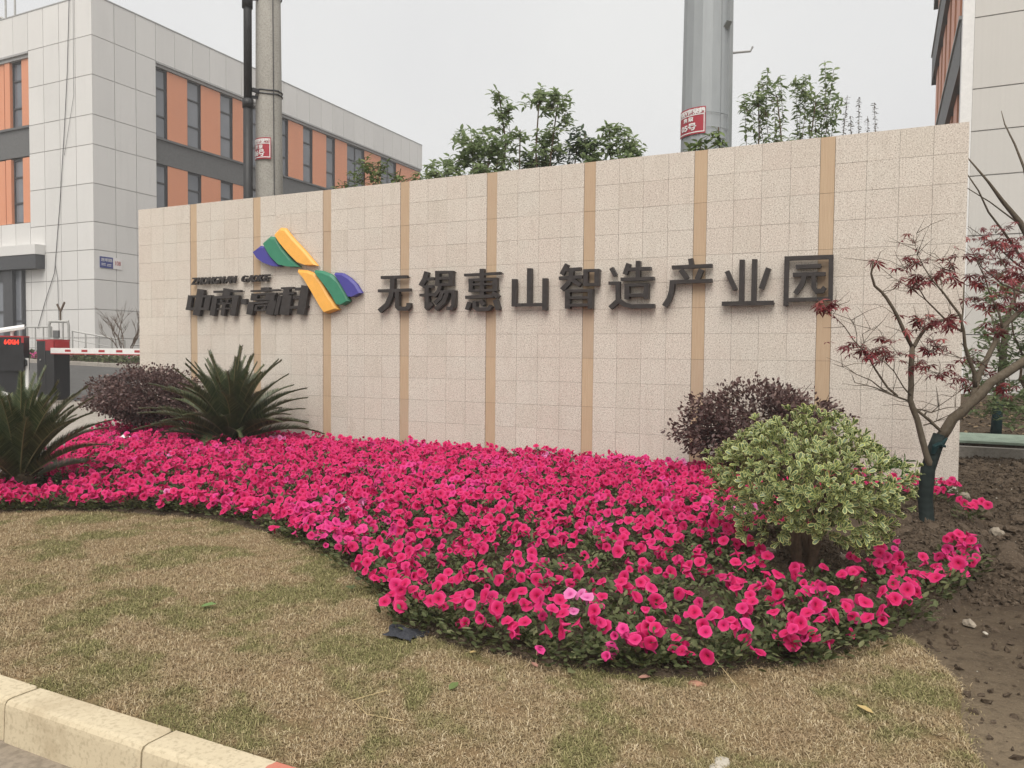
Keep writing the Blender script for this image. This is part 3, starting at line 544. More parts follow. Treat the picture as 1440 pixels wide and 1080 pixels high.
# ================================================================ the sign wall
wall = thing('sign_wall', (4.8, .15, 0), 'long beige granite sign wall with tan stone strips and dark lettering', 'wall')
WB = Vector((4.8, .15, 0))
ZT = 3.75
core = MB(); core.box(-1.19, 10.815, .012, .27, -.3, ZT-.012); rel(core.build('wall_core', MAT['mortar'], wall), WB)
capm = MB(); capm.box(-1.203, 10.827, .012, .285, ZT-.011, ZT-.002); rel(capm.build('coping', MAT['granite'], wall), WB)
bk = MB(); bk.box(-1.2, 10.825, .27, .285, -.3, ZT-.036); rel(bk.build('rear_facing', MAT['granite'], wall), WB)
for xx, s in ((10.815, 1), (-1.19, -1)):
    e = MB(); e.box(min(xx, xx+s*.014), max(xx, xx+s*.014), .002, .272, -.3, ZT-.036); rel(e.build('end_facing', MAT['granite'], wall), WB)
cols = []
edges = [(-1.205, 0.0)]+[(1.35*k+.15, 1.35*(k+1)) for k in range(7)]+[(9.6, 10.829)]
for a, b in edges:
    w = (b-a)/4
    for i in range(4): cols.append((a+i*w, a+(i+1)*w))
tile_me = {}
cells = [(c, r) for c in range(len(cols)) for r in range(13)]
def cell_dist(cr):
    c, r = cr; p = Vector(((cols[c][0]+cols[c][1])/2, 0, ZT-.3*r-.15)); return (p-CAM).length+(3 if r == 12 else 0)
cells.sort(key=cell_dist)
restV, restF = [], []
TB = np.array([(x, y, z) for y in (0, 1) for x, z in ((-1,-1),(1,-1),(1,1),(-1,1))], float)
for idx, (c, r) in enumerate(cells):
    x0, x1 = cols[c]; z1 = ZT-.3*r; z0 = ZT-.3*(r+1)
    g = random.uniform(.0009, .0017); dy = random.uniform(-.0012, .0012)
    hw, hh = (x1-x0)/2-g, (z1-z0)/2-random.uniform(.0009, .0017)
    cx, cz = (x0+x1)/2, (z0+z1)/2
    if idx < 300:
        key = (round(x1-x0, 3), round(z1-z0, 3))
        if key not in tile_me:
            m = MB(); b = .002; W, H = key[0]/2-.002, key[1]/2-.002
            m.add([(-W,0,-H),(W,0,-H),(W,0,H),(-W,0,H),(-W,.03,-H),(W,.03,-H),(W,.03,H),(-W,.03,H)], [(0,1,2,3),(0,4,5,1),(1,5,6,2),(2,6,7,3),(3,7,4,0),(7,6,5,4)])
            me = bpy.data.meshes.new('stone_tile'); me.from_pydata(m.v, [], m.f); me.materials.append(MAT['granite']); tile_me[key] = me
        o = place('stone_tile', tile_me[key], wall, Vector((cx, dy, cz))-WB)
        o.scale = (hw/(key[0]/2-.002), 1, hh/(key[1]/2-.002))
    else:
        V = TB*[hw, .03, hh]+[cx, dy, cz]; restF += [[i+len(restV) for i in f] for f in ((0,1,2,3),(0,4,5,1),(1,5,6,2),(2,6,7,3),(3,7,4,0),(7,6,5,4))]; restV += V.tolist()
o = place('stone_tiles', np_mesh('stone_tiles', restV, restF, MAT['granite']), wall); rel(o, WB); tag(o, kind='stuff')
for k in range(8):
    x0 = 1.35*k
    for j in range(7):
        z1 = ZT-.6*j-.0015; z0 = ZT-.6*(j+1)+.0015
        m = MB(); m.box(x0+.003, x0+.147, .0085+random.uniform(-.0015, .0015), .03, z0, z1); rel(m.build('strip_slab', MAT['sandstone'], wall), WB)

# lettering: each raised character on its own, standing off the wall on pins
GL = {'无': 'dark raised Chinese character wu, two bars over two legs, beside the blue blade tip',
      '锡': 'dark raised Chinese character xi with the metal radical, right of wu',
      '惠': 'dark raised Chinese character hui with a heart base of four short strokes',
      '山': 'dark raised Chinese character shan shaped like a three-pronged fork',
      '智': 'dark raised Chinese character zhi with a small square over a sun box',
      '造': 'dark raised Chinese character zao with a long sweeping base stroke',
      '产': 'dark raised Chinese character chan with a long leg falling to one side',
      '业': 'dark raised Chinese character ye with twin tall posts on a base bar',
      '园': 'dark raised Chinese character yuan enclosed by a square frame',
      '中': 'heavy slanted dark character zhong, a box cut by an upright, under the latin letters',
      '南': 'heavy slanted dark character nan next to the small centre dot',
      '·': 'small dark dot between the slanted characters',
      '高': 'heavy slanted dark character gao right of the small dot',
      '科': 'heavy slanted dark character ke beside the yellow blade'}
for g, strokes in GLYPH.items():
    xs = [v for s in strokes for q in s for v in (q[0], q[2])]; zs = [v for s in strokes for q in s for v in (q[1], q[3])]
    base = Vector(((min(xs)+max(xs))/2, 0, min(zs))); m = MB()
    for k, s in enumerate(strokes):
        yf = -.085-.0011*k; yb = -.030+.0009*k; n = len(s); vs = []
        for q in s: vs += [(q[0], yf, q[1]), (q[2], yf, q[3]), (q[2], yb, q[3]), (q[0], yb, q[1])]
        fs = [(0, 1, 2, 3), (4*n-4, 4*n-1, 4*n-2, 4*n-3)]
        for i in range(n-1):
            for j in range(4): fs.append((4*i+j, 4*i+4+j, 4*i+4+(j+1) % 4, 4*i+(j+1) % 4))
        m.add(vs, fs)
    pins = []
    for s in (strokes[0], strokes[-1], strokes[len(strokes)//2]):
        for q in (s[0], s[-1]):
            px, pz = (q[0]+q[2])/2, (q[1]+q[3])/2; a = s[len(s)//2]
            px = px*.8+.2*(a[0]+a[2])/2; pz = pz*.8+.2*(a[1]+a[3])/2
            pins.append((px, pz))
    name = 'sign_dot' if g == '·' else 'sign_character'
    t = thing(name, base, GL[g], 'sign letter', 'raised characters on the sign wall')
    b = fix_normals(m.build('letter_body', MAT['letter'], t)); rel(b, base)
    for px, pz in (pins if len(strokes) > 1 else pins[:1]):
        pin = MB(); pin.tube([(px, .004, pz), (px, -.05, pz)], .006, 5); rel(pin.build('mounting_pin', MAT['letter'], t), base)
LAT = [('ZHONGNAN', .085, 1.075, 2.452, .112), ('GAOKE', 1.165, 1.755, 2.458, .104)]
LORD = {'ZHONGNAN': ['first', 'second', 'third', 'fourth', 'fifth', 'sixth', 'seventh', 'last'], 'GAOKE': ['first', 'second', 'third', 'fourth', 'last']}
for word, x0, x1, zb, h in LAT:
    n = len(word); step = (x1-x0-.03)/n
    for i, ch in enumerate(word):
        me = text_mesh(ch, 1.0, .02, MAT['letter'], .28, .035, 2)
        co = np.empty(len(me.vertices)*3, np.float32); me.vertices.foreach_get('co', co); co = co.reshape(-1, 3)
        lo, hi = co.min(0), co.max(0); w = step*1.12
        fx = (co[:, 0]-lo[0])/(hi[0]-lo[0])*w; fz = (co[:, 1]-lo[1])/(hi[1]-lo[1])*h; fy = -co[:, 2]
        co = np.stack([fx, fy-.05+.0007*(i % 2), fz], 1); me.vertices.foreach_set('co', co.ravel()); me.update()
        loc = (x0+step*i, 0, zb)
        t = thing('sign_letter', loc, 'small black slanted latin letter %s, %s of the %s word above the heavy characters' % (ch, LORD[word][i], 'longer' if n == 8 else 'shorter'), 'sign letter', 'small latin letters on the sign wall')
        place('letter_body', me, t)
        for q in (.3, .7): p = MB(); p.tube([(w*q, .004, h*.5), (w*q, -.04, h*.5)], .004, 5); p.build('mounting_pin', MAT['letter'], t)
# logo emblem of six faceted blades
lx, lz = 1.9, 2.35
emb = thing('logo_emblem', (lx, 0, lz), 'logo of six curved blades in yellow, green and blue on the wall', 'logo')
for k, (mk, lab) in {'ub': ('blue', 'upper blue blade'), 'ug': ('green', 'upper green blade'), 'uy': ('yellow', 'upper yellow blade'), 'ly': ('yellow', 'lower yellow blade'), 'lg': ('green', 'lower green blade'), 'lb': ('blue', 'lower blue blade')}.items():
    P = BLADE[k]; n = len(P); c = (sum(p[0] for p in P)/n, sum(p[1] for p in P)/n); m = MB()
    sh = (-.012, -.016)
    inn = [(p[0]+(c[0]-p[0])*.10+sh[0], p[1]+(c[1]-p[1])*.10+sh[1]) for p in P]
    def lift(p): return -.115+.035*max(0, min(1, ((p[0]-c[0])*.7+(p[1]-c[1])*.7)/.25+.5))
    vs = [(x, -.02, z) for x, z in P]+[(x, -.062, z) for x, z in P]+[(x, lift((x, z)), z) for x, z in inn]
    fs = [tuple(range(n-1, -1, -1)), tuple(range(2*n, 3*n))]
    for a in (0, n): fs += [(a+i, a+(i+1) % n, a+n+(i+1) % n, a+n+i) for i in range(n)]
    m.add(vs, fs); o = rel(fix_normals(m.build('blade', MAT[mk], emb)), (lx, 0, lz)); o['label'] = lab
    q = MB(); q.tube([(c[0], .004, c[1]), (c[0], -.03, c[1])], .012, 6); rel(q.build('mounting_pin', MAT['letter'], emb), (lx, 0, lz))

# ================================================================ buildings
def window(root, base, axis, plane, s0, s1, z0, z1, out, mull=(), trans=(.28, .68)):
    """window in a facade: axis 'y' = along y at x=plane, 'x' = along x at y=plane; out = outward sign"""
    fr = MB(); fw = .07
    def bar(a0, a1, b0, b1, d0, d1):
        if axis == 'y': fr.box(min(plane+out*d0, plane+out*d1), max(plane+out*d0, plane+out*d1), a0, a1, b0, b1)
        else: fr.box(a0, a1, min(plane+out*d0, plane+out*d1), max(plane+out*d0, plane+out*d1), b0, b1)
    bar(s0, s0+fw, z0, z1, -.04, .04); bar(s1-fw, s1, z0, z1, -.04, .04)
    bar(s0+fw, s1-fw, z0, z0+fw, -.04, .04); bar(s0+fw, s1-fw, z1-fw, z1, -.04, .04)
    for t in trans: z = z1-(z1-z0)*t; bar(s0+fw, s1-fw, z-.035, z+.035, -.036, .037)
    for t in mull: s = s0+(s1-s0)*t; bar(s-.04, s+.04, z0+fw, z1-fw, -.034, .034)
    w = rel(fr.build('window', MAT['frame'], root), base)
    fr = MB(); bar(s0+.02, s1-.02, z0+.02, z1-.02, -.015, -.005); rel(fr.build('pane', MAT['glass'], w), base)
BX, BY = -19.53, 12.35
LB = Vector((BX, BY, .9))
lb = thing('office_building', LB, 'grey clad office building with orange window panels beyond the gate', 'building')
core = MB(); core.box(BX-30, BX-.3, BY+.3, BY+24.9, .2, 15.6); rel(core.build('structure_wall', MAT['joint'], lb), LB)
ZR = [15.98, 14.35, 12.75, 11.13, 9.91, 8.31, 6.73, 5.57, 4.34, 3.10, 1.9, .5]
def pan(x0, x1, y0, y1, z0, z1, mat_='panel', nm='cladding_panel'):
    m = MB(); m.box(x0, x1, y0, y1, z0, z1); rel(m.build(nm, MAT[mat_], lb), LB)
G = .014
jb = MB(); jb.box(BX-4.17, BX-.03, BY+.03, BY+.32, .2, 15.93); jb.box(BX-30, BX-4.171, BY+.03, BY+.32, 14.38, 15.93); jb.box(BX-30, BX-4.171, BY+.03, BY+.32, .2, 6.95); jb.box(BX-.32, BX-.031, BY+.031, BY+3.08, .2, 15.93); jb.box(BX-.32, BX-.031, BY+3.08, BY+25.0, 14.38, 15.93)
rel(jb.build('cladding_backing', MAT['joint'], lb), LB)
for i in range(4):                                   # front face, corner bay
    for j in range(11):
        pan(BX-1.043*(i+1)+G, BX-1.043*i-(G if i else 0), BY-.005, BY+.028, ZR[j+1]+G, ZR[j]-(G if j else 0))
for i in range(3):                                   # side face, corner bay
    for j in range(11):
        pan(BX-.03, BX+.003, BY+1.03*i+(G if i else .03), BY+1.03*(i+1)-G, ZR[j+1]+G, ZR[j]-(G if j else 0))
s = 3.09
while s < 25.0:                                      # parapet panels
    e = min(s+1.02, 25.1); pan(BX-.03, BX+.003, BY+s+.008, BY+e-.008, 14.35, 15.98); s += 1.02
s = 4.172
while s < 29:
    e = s+1.043; pan(BX-e+.008, BX-s-.008, BY-.005, BY+.028, 14.35, 15.98); s += 1.043
m = MB(); m.box(BX-29.5, BX+.02, BY-.02, BY+.35, 15.985, 16.03); m.box(BX-.35, BX+.021, BY+.35, BY+25.1, 15.985, 16.031); rel(m.build('parapet_cap', MAT['trim'], lb), LB)
m = MB(); m.box(BX-.5, BX+.02, BY+3.12, BY+25.08, 14.26, 14.345); m.box(BX-.45, BX-.06, BY+3.12, BY+25.0, 14.14, 14.255); m.box(BX-29.5, BX-4.19, BY-.02, BY+.5, 14.26, 14.345); m.box(BX-29.5, BX-4.19, BY+.06, BY+.45, 14.12, 14.255)
rel(m.build('soffit_trim', MAT['trim'], lb), LB)
m = MB(); m.box(BX-.5, BX-.11, BY+3.1, BY+25.0, 9.86, 10.92); m.box(BX-.5, BX-.03, BY+3.1, BY+25.05, 10.925, 11.02)
m.box(BX-29, BX-4.18, BY+.11, BY+.5, 9.9, 11.1); m.box(BX-29, BX-4.18, BY+.03, BY+.5, 11.105, 11.2); rel(m.build('spandrel_band', MAT['darkband'], lb), LB)
wins = [(3.14, 3.8, ())]+[(4.93+2.0*k, 5.73+2.0*k, ()) for k in range(6)]+[(16.87, 18.6, (.52,)), (20.35, 22.1, (.52,))]
for z0, z1 in ((11.03, 14.12), (6.9, 9.85)):
    for k, (a, b, mu) in enumerate(wins):
        window(lb, LB, 'y', BX-.26, BY+a, BY+b, z0, z1, 1, mu)
        nxt = wins[k+1][0] if k+1 < len(wins) else 25.05
        pan(BX-.4, BX-.13, BY+b+.01, BY+nxt-.01, z0+.003, z1-.003, 'orange', 'orange_panel')
        pan(BX-.4, BX-.16, BY+b-.0, BY+b+.0095, z0, z1, 'frame', 'window_reveal')
    for k in range(6):
        s0 = 4.87+1.95*k
        window(lb, LB, 'x', BY+.26, BX-s0-.78, BX-s0, z0+.1, z1, -1, ())
        pan(BX-s0+.01, BX-s0+.69, BY+.13, BY+.4, z0+.1, z1-.003, 'orange', 'orange_panel')
        pan(BX-s0-1.16, BX-s0-.79, BY+.10, BY+.4, z0+.1, z1-.003, 'orange', 'orange_panel')
for i in range(10):                                  # ground-storey panels
    pan(BX-4.172-1.043*(i+1)+G, BX-4.172-1.043*i-G, BY-.005, BY+.028, 5.57+G, 6.95)
for j in range(7, 11): pan(-24.1, BX-4.172-G, BY-.005, BY+.028, ZR[j+1]+G, ZR[j]-G)
for j in range(6, 11):
    for i in range(21): pan(BX-.03, BX+.003, BY+3.09+1.045*i+G, BY+3.09+1.045*(i+1)-G, ZR[j+1]+G, ZR[j]-G)
jb = MB(); jb.box(BX-.32, BX-.031, BY+3.08, BY+25.0, .2, 6.7); rel(jb.build('lower_backing', MAT['joint'], lb), LB)
# entrance canopy with glazed lobby
m = MB(); m.box(BX-16, -22.71, 11.9, BY-.01, 5.49, 5.91); rel(m.build('canopy_slab', MAT['panel'], lb), LB)
m = MB(); m.box(BX-16, -22.73, 11.93, BY-.012, 4.89, 5.486); rel(m.build('canopy_fascia', MAT['frame'], lb), LB)
m = MB(); m.box(-25.33, -24.66, 12.1, 12.33, .7, 4.885); m.box(-24.2, -24.11, 12.2, 12.34, .7, 4.885); m.box(-35, -25.34, 12.2, 12.33, 4.4, 4.885); m.box(-35, -25.34, 12.22, 12.33, 3.0, 3.1); m.box(-27.6, -27.45, 12.21, 12.335, .7, 4.39); m.box(-24.65, -24.21, 12.24, 12.32, 2.6, 2.68); rel(m.build('lobby_frame', MAT['frame'], lb), LB)
m = MB(); m.box(-35, -24.12, 12.26, 12.3, .7, 4.88); rel(m.build('lobby_glass', MAT['glass'], lb), LB)
m = MB()                                             # roof hand rail
for x in (-28.0, -27.3, -26.6): m.tube([(x, 13.6, 15.9), (x, 13.6, 18.2)], .05, 6)
m.tube([(-29, 13.6, 17.0), (-27.6, 13.6, 16.95), (-27.2, 13.6, 16.6), (-26.9, 13.6, 16.0)], .06, 6); m.tube([(-29, 13.6, 16.6), (-27.8, 13.6, 16.5), (-27.3, 13.6, 16.0)], .06, 6); m.tube([(-29, 13.6, 18.2), (-26.6, 13.6, 18.2)], .04, 6)
rel(m.build('roof_rail', MAT['galvrail'], lb), LB)
m = MB(); m.tube([(BX-1.3, BY-.06, 16.05), (BX-1.5, BY-.05, 13), (BX-1.75, BY-.05, 10.5), (BX-2.1, BY-.05, 7.5), (BX-2.45, BY-.04, 5.2), (BX-2.5, BY-.05, 4.7), (BX-3.2, BY-.05, 3.4), (BX-3.7, BY-.05, 2.3)], .014, 5)
m.tube([(BX-2.45, BY-.045, 5.0), (BX-2.3, BY-.05, 4.4), (BX-2.25, BY-.05, 2.0)], .010, 5); m.tube([(BX-1.05, BY-.06, 16.05), (BX-1.1, BY-.05, 12), (BX-1.75, BY-.05, 9.6)], .008, 5)
rel(m.build('hanging_cable', MAT['frame'], lb), LB)
# blue and white street number plate on the side face
hp = Vector((BX, BY+.25, 4.85))
pl = thing('street_plate', hp, 'blue and white street number plate on the grey cladding', 'sign')
m = MB(); m.box(.004, .03, 0, .60, 0, .47); m.build('blue_half', MAT['bluesign'], pl)
m = MB(); m.box(.004, .03, .602, 1.02, 0, .47); m.build('white_half', MAT['white'], pl)
def plate_text(body, size, y, z, mat_, parent, sx=1.0):
    me = text_mesh(body, size, .003, mat_)
    co = np.empty(len(me.vertices)*3, np.float32); me.vertices.foreach_get('co', co); co = co.reshape(-1, 3)
    me.vertices.foreach_set('co', np.stack([.034+co[:, 2], y+co[:, 0]*sx, z+co[:, 1]], 1).ravel()); me.update()
    return place('lettering', me, parent)
plate_text('惠明路', .155, .30, .33, MAT['white'], pl, 1.15)
m = MB()
for a, b, z in ((.06, .25, .17), (.06, .25, .11), (.33, .52, .15), (.31, .50, .09)): m.box(.0305, .034, a, b, z, z+.022)
m.build('small_print', MAT['white'], pl)
plate_text('108', .26, .81, .24, MAT['redpaint'], pl, .8)

RX, RY = 11.57, 11.95
RB = Vector((RX, RY, 0))
rb = thing('side_building', RB, 'tall warm grey clad building rising behind the sign wall end', 'building')
def rbox(nm, mt, *a):
    m = MB(); m.box(*a); return rel(m.build(nm, MAT[mt], rb), RB)
rbox('structure_wall', 'joint', RX+.35, RX+26, RY+.35, RY+14.8, -.2, 15.5)
rbox('cladding_backing', 'joint', RX+.22, RX+26, RY+.03, RY+.34, -.2, 15.45)
zr = [0, 1.05, 2.1, 3.1, 4.1, 5.68, 6.72, 7.70, 9.32, 10.3, 11.3, 12.9, 14.3, 15.5]
zr = [-.1, .9, 1.95, 3.1, 4.25, 5.63, 6.66, 7.63, 9.26, 10.3, 11.3, 12.9, 14.3, 15.5]
for j in range(13):
    for i in range(9):
        a = RX+.24+2.7*i; rbox('cladding_panel', 'panel2', a+(.012 if i else 0), a+2.7-.012, RY, RY+.028, zr[j]+.014, zr[j+1]-.014)
rbox('corner_post', 'whitepaint', RX, RX+.235, RY-.006, RY+.33, -.2, 15.5)
for z0, z1 in ((1.2, 4.0), (5.4, 8.3), (9.5, 12.4), (13.3, 15.4)):
    rbox('spandrel_band', 'darkband', RX-.02, RX+.35, RY+.34, RY+14.8, z1+.004, z1+1.1); rbox('band_sill', 'trim', RX-.06, RX+.3, RY+.34, RY+14.8, z1+1.104, z1+1.19)
    for k in range(7):
        a = RY+.55+2.0*k
        rbox('orange_panel', 'orange', RX+.10, RX+.34, a, a+1.18, z0, z1)
        window(rb, RB, 'y', RX+.20, a+1.19, a+1.99, z0, z1, -1, ())

# ================================================================ poles behind the wall
def bent_plate(parent, base, rr, a0, a1, z0, z1, lines, tilt=0):
    """enamel plate bent round a pole of radius rr between the angles a0..a1 (world), with white text"""
    n = 14
    def arc(r, k0, k1, zz0, zz1, mt, nm, th=.006):
        vs = []; fs = []
        for i in range(n+1):
            a = k0+(k1-k0)*i/n
            for r_ in (r, r+th):
                for z in (zz0, zz1): vs.append((math.cos(a)*r_, math.sin(a)*r_, z))
        for i in range(n):
            p = i*4; q = p+4; fs += [(p+2, q+2, q+3, p+3), (p, p+1, q+1, q), (p+1, p+3, q+3, q+1), (p, q, q+2, p+2)]
        fs += [(0, 2, 3, 1), (n*4, n*4+1, n*4+3, n*4+2)]
        m = MB(); m.add(vs, fs); return fix_normals(m.build(nm, MAT[mt], parent))
    H = z1-z0; da = (a1-a0); b = .018/rr*(1 if da > 0 else -1)
    arc(rr+.004, a0, a1, z0, z1, 'redplate', 'plate')
    bw = .014
    for zz in (z0+.02, z1-.034, z0+H*.70): arc(rr+.0105, a0+b, a1-b, zz, zz+bw, 'white', 'plate_border', .002)
    for aa in (a0+b, a1-b): arc(rr+.0108, aa-.006/rr, aa+.006/rr, z0+.02, z1-.02, 'white', 'plate_border', .002)
    for body, size, zc, ac, sx in lines:
        me = text_mesh(body, size, .0015, MAT['white'], 0, .004)
        co = np.empty(len(me.vertices)*3, np.float32); me.vertices.foreach_get('co', co); co = co.reshape(-1, 3)
        ang = a0+da*ac+(co[:, 0]*sx/rr)*(1 if da > 0 else -1); r_ = rr+.0135+co[:, 2]
        me.vertices.foreach_set('co', np.stack([np.cos(ang)*r_, np.sin(ang)*r_, z0+zc*H+co[:, 1]], 1).ravel()); me.update()
        place('lettering', me, parent)
sp = Vector((7.74, 2.29, 0))
st = thing('steel_pole', sp, 'wide galvanised steel utility pole with climbing pegs behind the wall', 'pole')
def poly_tube(m, z0, r0, z1, r1, n=12, cx=0, cy=0):
    m.tube([(cx, cy, z0), (cx, cy, z1)], [r0, r1], n)
m = MB(); poly_tube(m, -.3, .395, 14, .28, 16); m.build('shaft', MAT['steel'], st)
ca = math.atan2(CAM.y-sp.y, CAM.x-sp.x)               # direction from pole to street
m = MB(); a = ca+.62; m.obox((math.cos(a)*.385, math.sin(a)*.385, .3), (math.cos(a)*.285, math.sin(a)*.285, 13.9), .05, .03); m.build('weld_seam', MAT['steel'], st)
m = MB(); a = ca+1.02; m.obox((math.cos(a)*.39, math.sin(a)*.39, .3), (math.cos(a)*.29, math.sin(a)*.29, 13.9), .09, .05, (math.cos(a), math.sin(a), 0)); m.build('cable_channel', MAT['steel'], st)
for k, (z, s_) in enumerate(((4.05, 1), (5.05, -1), (5.65, 1), (6.38, -1), (7.0, 1), (7.7, -1))):
    a = ca+(1.25 if s_ > 0 else .72); d = Vector((math.cos(a), math.sin(a), 0)); tn = Vector((-math.sin(ca), math.cos(ca), 0))*(1 if s_ > 0 else -1)
    r_ = .395-.115*(z/14); p0 = d*(r_-.03)+Vector((0, 0, z))
    m = MB(); m.tube([p0, p0+d*.05+tn*.06, p0+d*.06+tn*.22, p0+d*.06+tn*.25+Vector((0, 0, .06))], .016, 6); m.build('climbing_peg', MAT['trim'], st)
m = MB(); a = ca+.75; d = Vector((math.cos(a), math.sin(a), 0)); m.obox(d*.345+Vector((0, 0, 5.94)), d*.42+Vector((0, 0, 6.02)), .10, .012); m.build('earthing_lug', MAT['steel'], st)
bent_plate(st, sp, .362, ca-1.32, ca-.03, 4.49, 4.86, [('10kV东荣线', .082, .83, .52, 1.05), ('东 荣', .062, .56, .45, 1.2), ('05号', .105, .27, .45, 1.3)])
m = MB()
for z in (4.58, 4.78): m.tube([(math.cos(ca+.02*i-.0)*.37, math.sin(ca+.02*i)*.37, z-.0005*i) for i in range(0, 60, 4)], .004, 4)
m.build('plate_wire', MAT['steel'], st)
cp = Vector((.68, 1.08, 0))
ct = thing('concrete_pole', cp, 'round weathered concrete utility pole with a red number plate', 'pole')
m = MB(); m.tube([(0, 0, -.3), (-.02, 0, 4), (-.06, .0, 13)], [.245, .225, .165], 20); m.build('shaft', MAT['pole'], ct, True)
ca = math.atan2(CAM.y-cp.y, CAM.x-cp.x)
m = MB(); m.tube([(math.cos(ca+.32)*.232, math.sin(ca+.32)*.232, 3.0), (-.01+math.cos(ca+.32)*.224, math.sin(ca+.32)*.224, 4.2), (-.03+math.cos(ca+.34)*.215, math.sin(ca+.34)*.215, 7.0), (-.05+math.cos(ca+.34)*.19, math.sin(ca+.34)*.19, 11)], .007, 5); m.build('earth_wire', MAT['frame'], ct)
bent_plate(ct, cp, .232, ca-1.62, ca+.06, 4.60, 4.95, [('10kV东荣线', .078, .82, .5, .8), ('东 荣', .07, .55, .45, 1.0), ('06号', .115, .26, .45, 1.0)])
for z in (5.72, 7.35):
    m = MB(); r_ = .232-.005*z+.012
    for w in (-.03, .03): m.tube([(-.02+math.cos(t*.3142)*r_, math.sin(t*.3142)*r_, z+w+.01*math.sin(t)) for t in range(21)], .012, 5)
    m.obox((-.02+math.cos(ca-.9)*r_, math.sin(ca-.9)*r_, z), (-.02+math.cos(ca-.9)*(r_+.12), math.sin(ca-.9)*(r_+.12), z), .05, .06)
    m.build('clamp_band', MAT['frame'], ct)
pp = Vector((.545, .70, 0))
pt_ = thing('cable_duct', pp, 'thin black cable duct standing beside the concrete pole', 'pipe')
m = MB(); m.tube([(.03, -.02, -.2), (.01, 0, 3.5), (-.005, .02, 5.5)], .078, 12); m.build('lower_pipe', MAT['pipe'], pt_, True)
m = MB(); m.tube([(-.005, .02, 5.5), (-.015, .03, 7.1), (-.02, .035, 7.12)], [.068, .068, .068], 12); m.build('upper_pipe', MAT['pipe'], pt_, True)
m = MB(); m.tube([(-.005, .02, 5.42), (-.005, .02, 5.56)], .092, 12); m.tube([(-.02, .03, 7.05), (-.02, .03, 7.3)], .088, 12); m.build('coupling', MAT['pipe'], pt_, True)
m = MB(); m.obox((-.005, .02, 5.6), (.11, .33, 5.66), .03, .05); m.obox((-.02, .03, 7.2), (.11, .33, 7.3), .03, .05); m.build('bracket', MAT['frame'], pt_)

# ================================================================ gate on the left
def face_frame(loc, rz): return loc, rz
gx, gy = -5.92, 1.60
g0 = zof(gx, gy)
bc = thing('boom_barrier', (gx, gy, g0), 'black barrier gate with red corner block and white boom reaching behind the wall', 'barrier', None, R(-2))
m = MB(); m.box(-.30, .30, -.17, .17, .05, 1.30); m.build('cabinet_body', MAT['black'], bc)
m = MB(); m.box(-.32, .32, -.19, .19, -.06, .05); m.build('plinth', MAT['pave'], bc)
m = MB(); m.box(-.305, .305, -.175, .175, 1.302, 1.335); m.build('cabinet_lid', MAT['redpaint'], bc)
m = MB(); m.box(.03, .312, -.185, -.172, 1.10, 1.30); m.box(.301, .315, -.16, .16, 1.10, 1.30); m.build('red_corner_block', MAT['redpaint'], bc)
m = MB(); m.box(-.02, .0, -.176, -.171, .08, 1.28); m.build('door_gap', MAT['frame'], bc)
m = MB(); m.tube([(-.17, -.17, .9), (-.17, -.185, .9)], .018, 8); m.build('door_lock', MAT['galvrail'], bc)
m = MB(); m.box(-.05, 5.2, -.21, -.16, -.055, .055); ba = m.build('boom', MAT['whitepaint'], bc, False, (.3, 0, 1.1))
m = MB(); m.box(-.05, 5.2, -.2095, -.1605, -.075, -.0555); m.build('rubber_edge', MAT['redpaint'], ba)
for k in range(7): m = MB(); m.box(.45+.55*k, .64+.55*k, -.2135, -.2105, -.022, .022); m.build('reflector', MAT['redpaint'], ba)
lx_, ly_ = -5.98, .70
l0 = zof(lx_, ly_)
lc = thing('display_cabinet', (lx_, ly_, l0), 'black gate cabinet with a red digit display and side post', 'display', None, R(38))
m = MB(); m.box(-.34, .30, -.12, .12, .10, 1.0); m.build('lower_body', MAT['black'], lc)
m = MB(); m.box(-.36, .335, -.16, .14, .72, 1.40); m.build('display_head', MAT['black'], lc)
m = MB(); m.box(-.365, .34, -.165, .145, 1.402, 1.43); m.box(.30, .345, -.168, -.161, 1.29, 1.40); m.build('red_trim', MAT['redpaint'], lc)
m = MB(); m.box(-.35, .31, -.15, .13, -.05, .10); m.build('plinth', MAT['pave'], lc)
me = text_mesh('64X64', .135, .002, MAT['led'], 0, .004)
co = np.empty(len(me.vertices)*3, np.float32); me.vertices.foreach_get('co', co); co = co.reshape(-1, 3)
me.vertices.foreach_set('co', np.stack([.12+co[:, 0]*.75, -.164-co[:, 2], 1.30+co[:, 1]], 1).ravel()); me.update(); place('led_digits', me, lc)
m = MB(); m.tube([(.36, -.06, 0), (.36, -.06, .98)], .035, 8); m.build('side_post', MAT['whitepaint'], lc)
m = MB(); m.tube([(.30, -.1, .95), (.37, -.12, .93), (.37, -.12, .84), (.30, -.12, .8)], .02, 6); m.build('cable_loop', MAT['black'], lc)
cc = thing('gate_camera', (lx_+.12, ly_, l0+1.43), 'white bullet camera mounted on the display cabinet', 'camera', None, R(20))
m = MB(); m.tube([(0, 0, 0), (0, 0, .09)], .03, 8); m.obox((0, 0, .07), (.05, 0, .12), .04, .04); m.build('bracket', MAT['whitepaint'], cc)
m = MB(); prof = [(-.06, .08), (-.065, .13), (-.035, .175), (.035, .175), (.065, .13), (.06, .08)]
A, B_ = Vector((-.22, -.14, -.035)), Vector((.20, .10, .06)); d = (B_-A).normalized(); sd_ = Vector((-d.y, d.x, 0)).normalized()
vs = [A+sd_*p+Vector((0, 0, q)) for p, q in prof]+[B_+sd_*p+Vector((0, 0, q)) for p, q in prof]; n = 6
m.add(vs, [tuple(range(n-1, -1, -1)), tuple(range(n, 2*n))]+[(i, (i+1) % n, n+(i+1) % n, n+i) for i in range(n)]); fix_normals(m.build('housing', MAT['whitepaint'], cc))
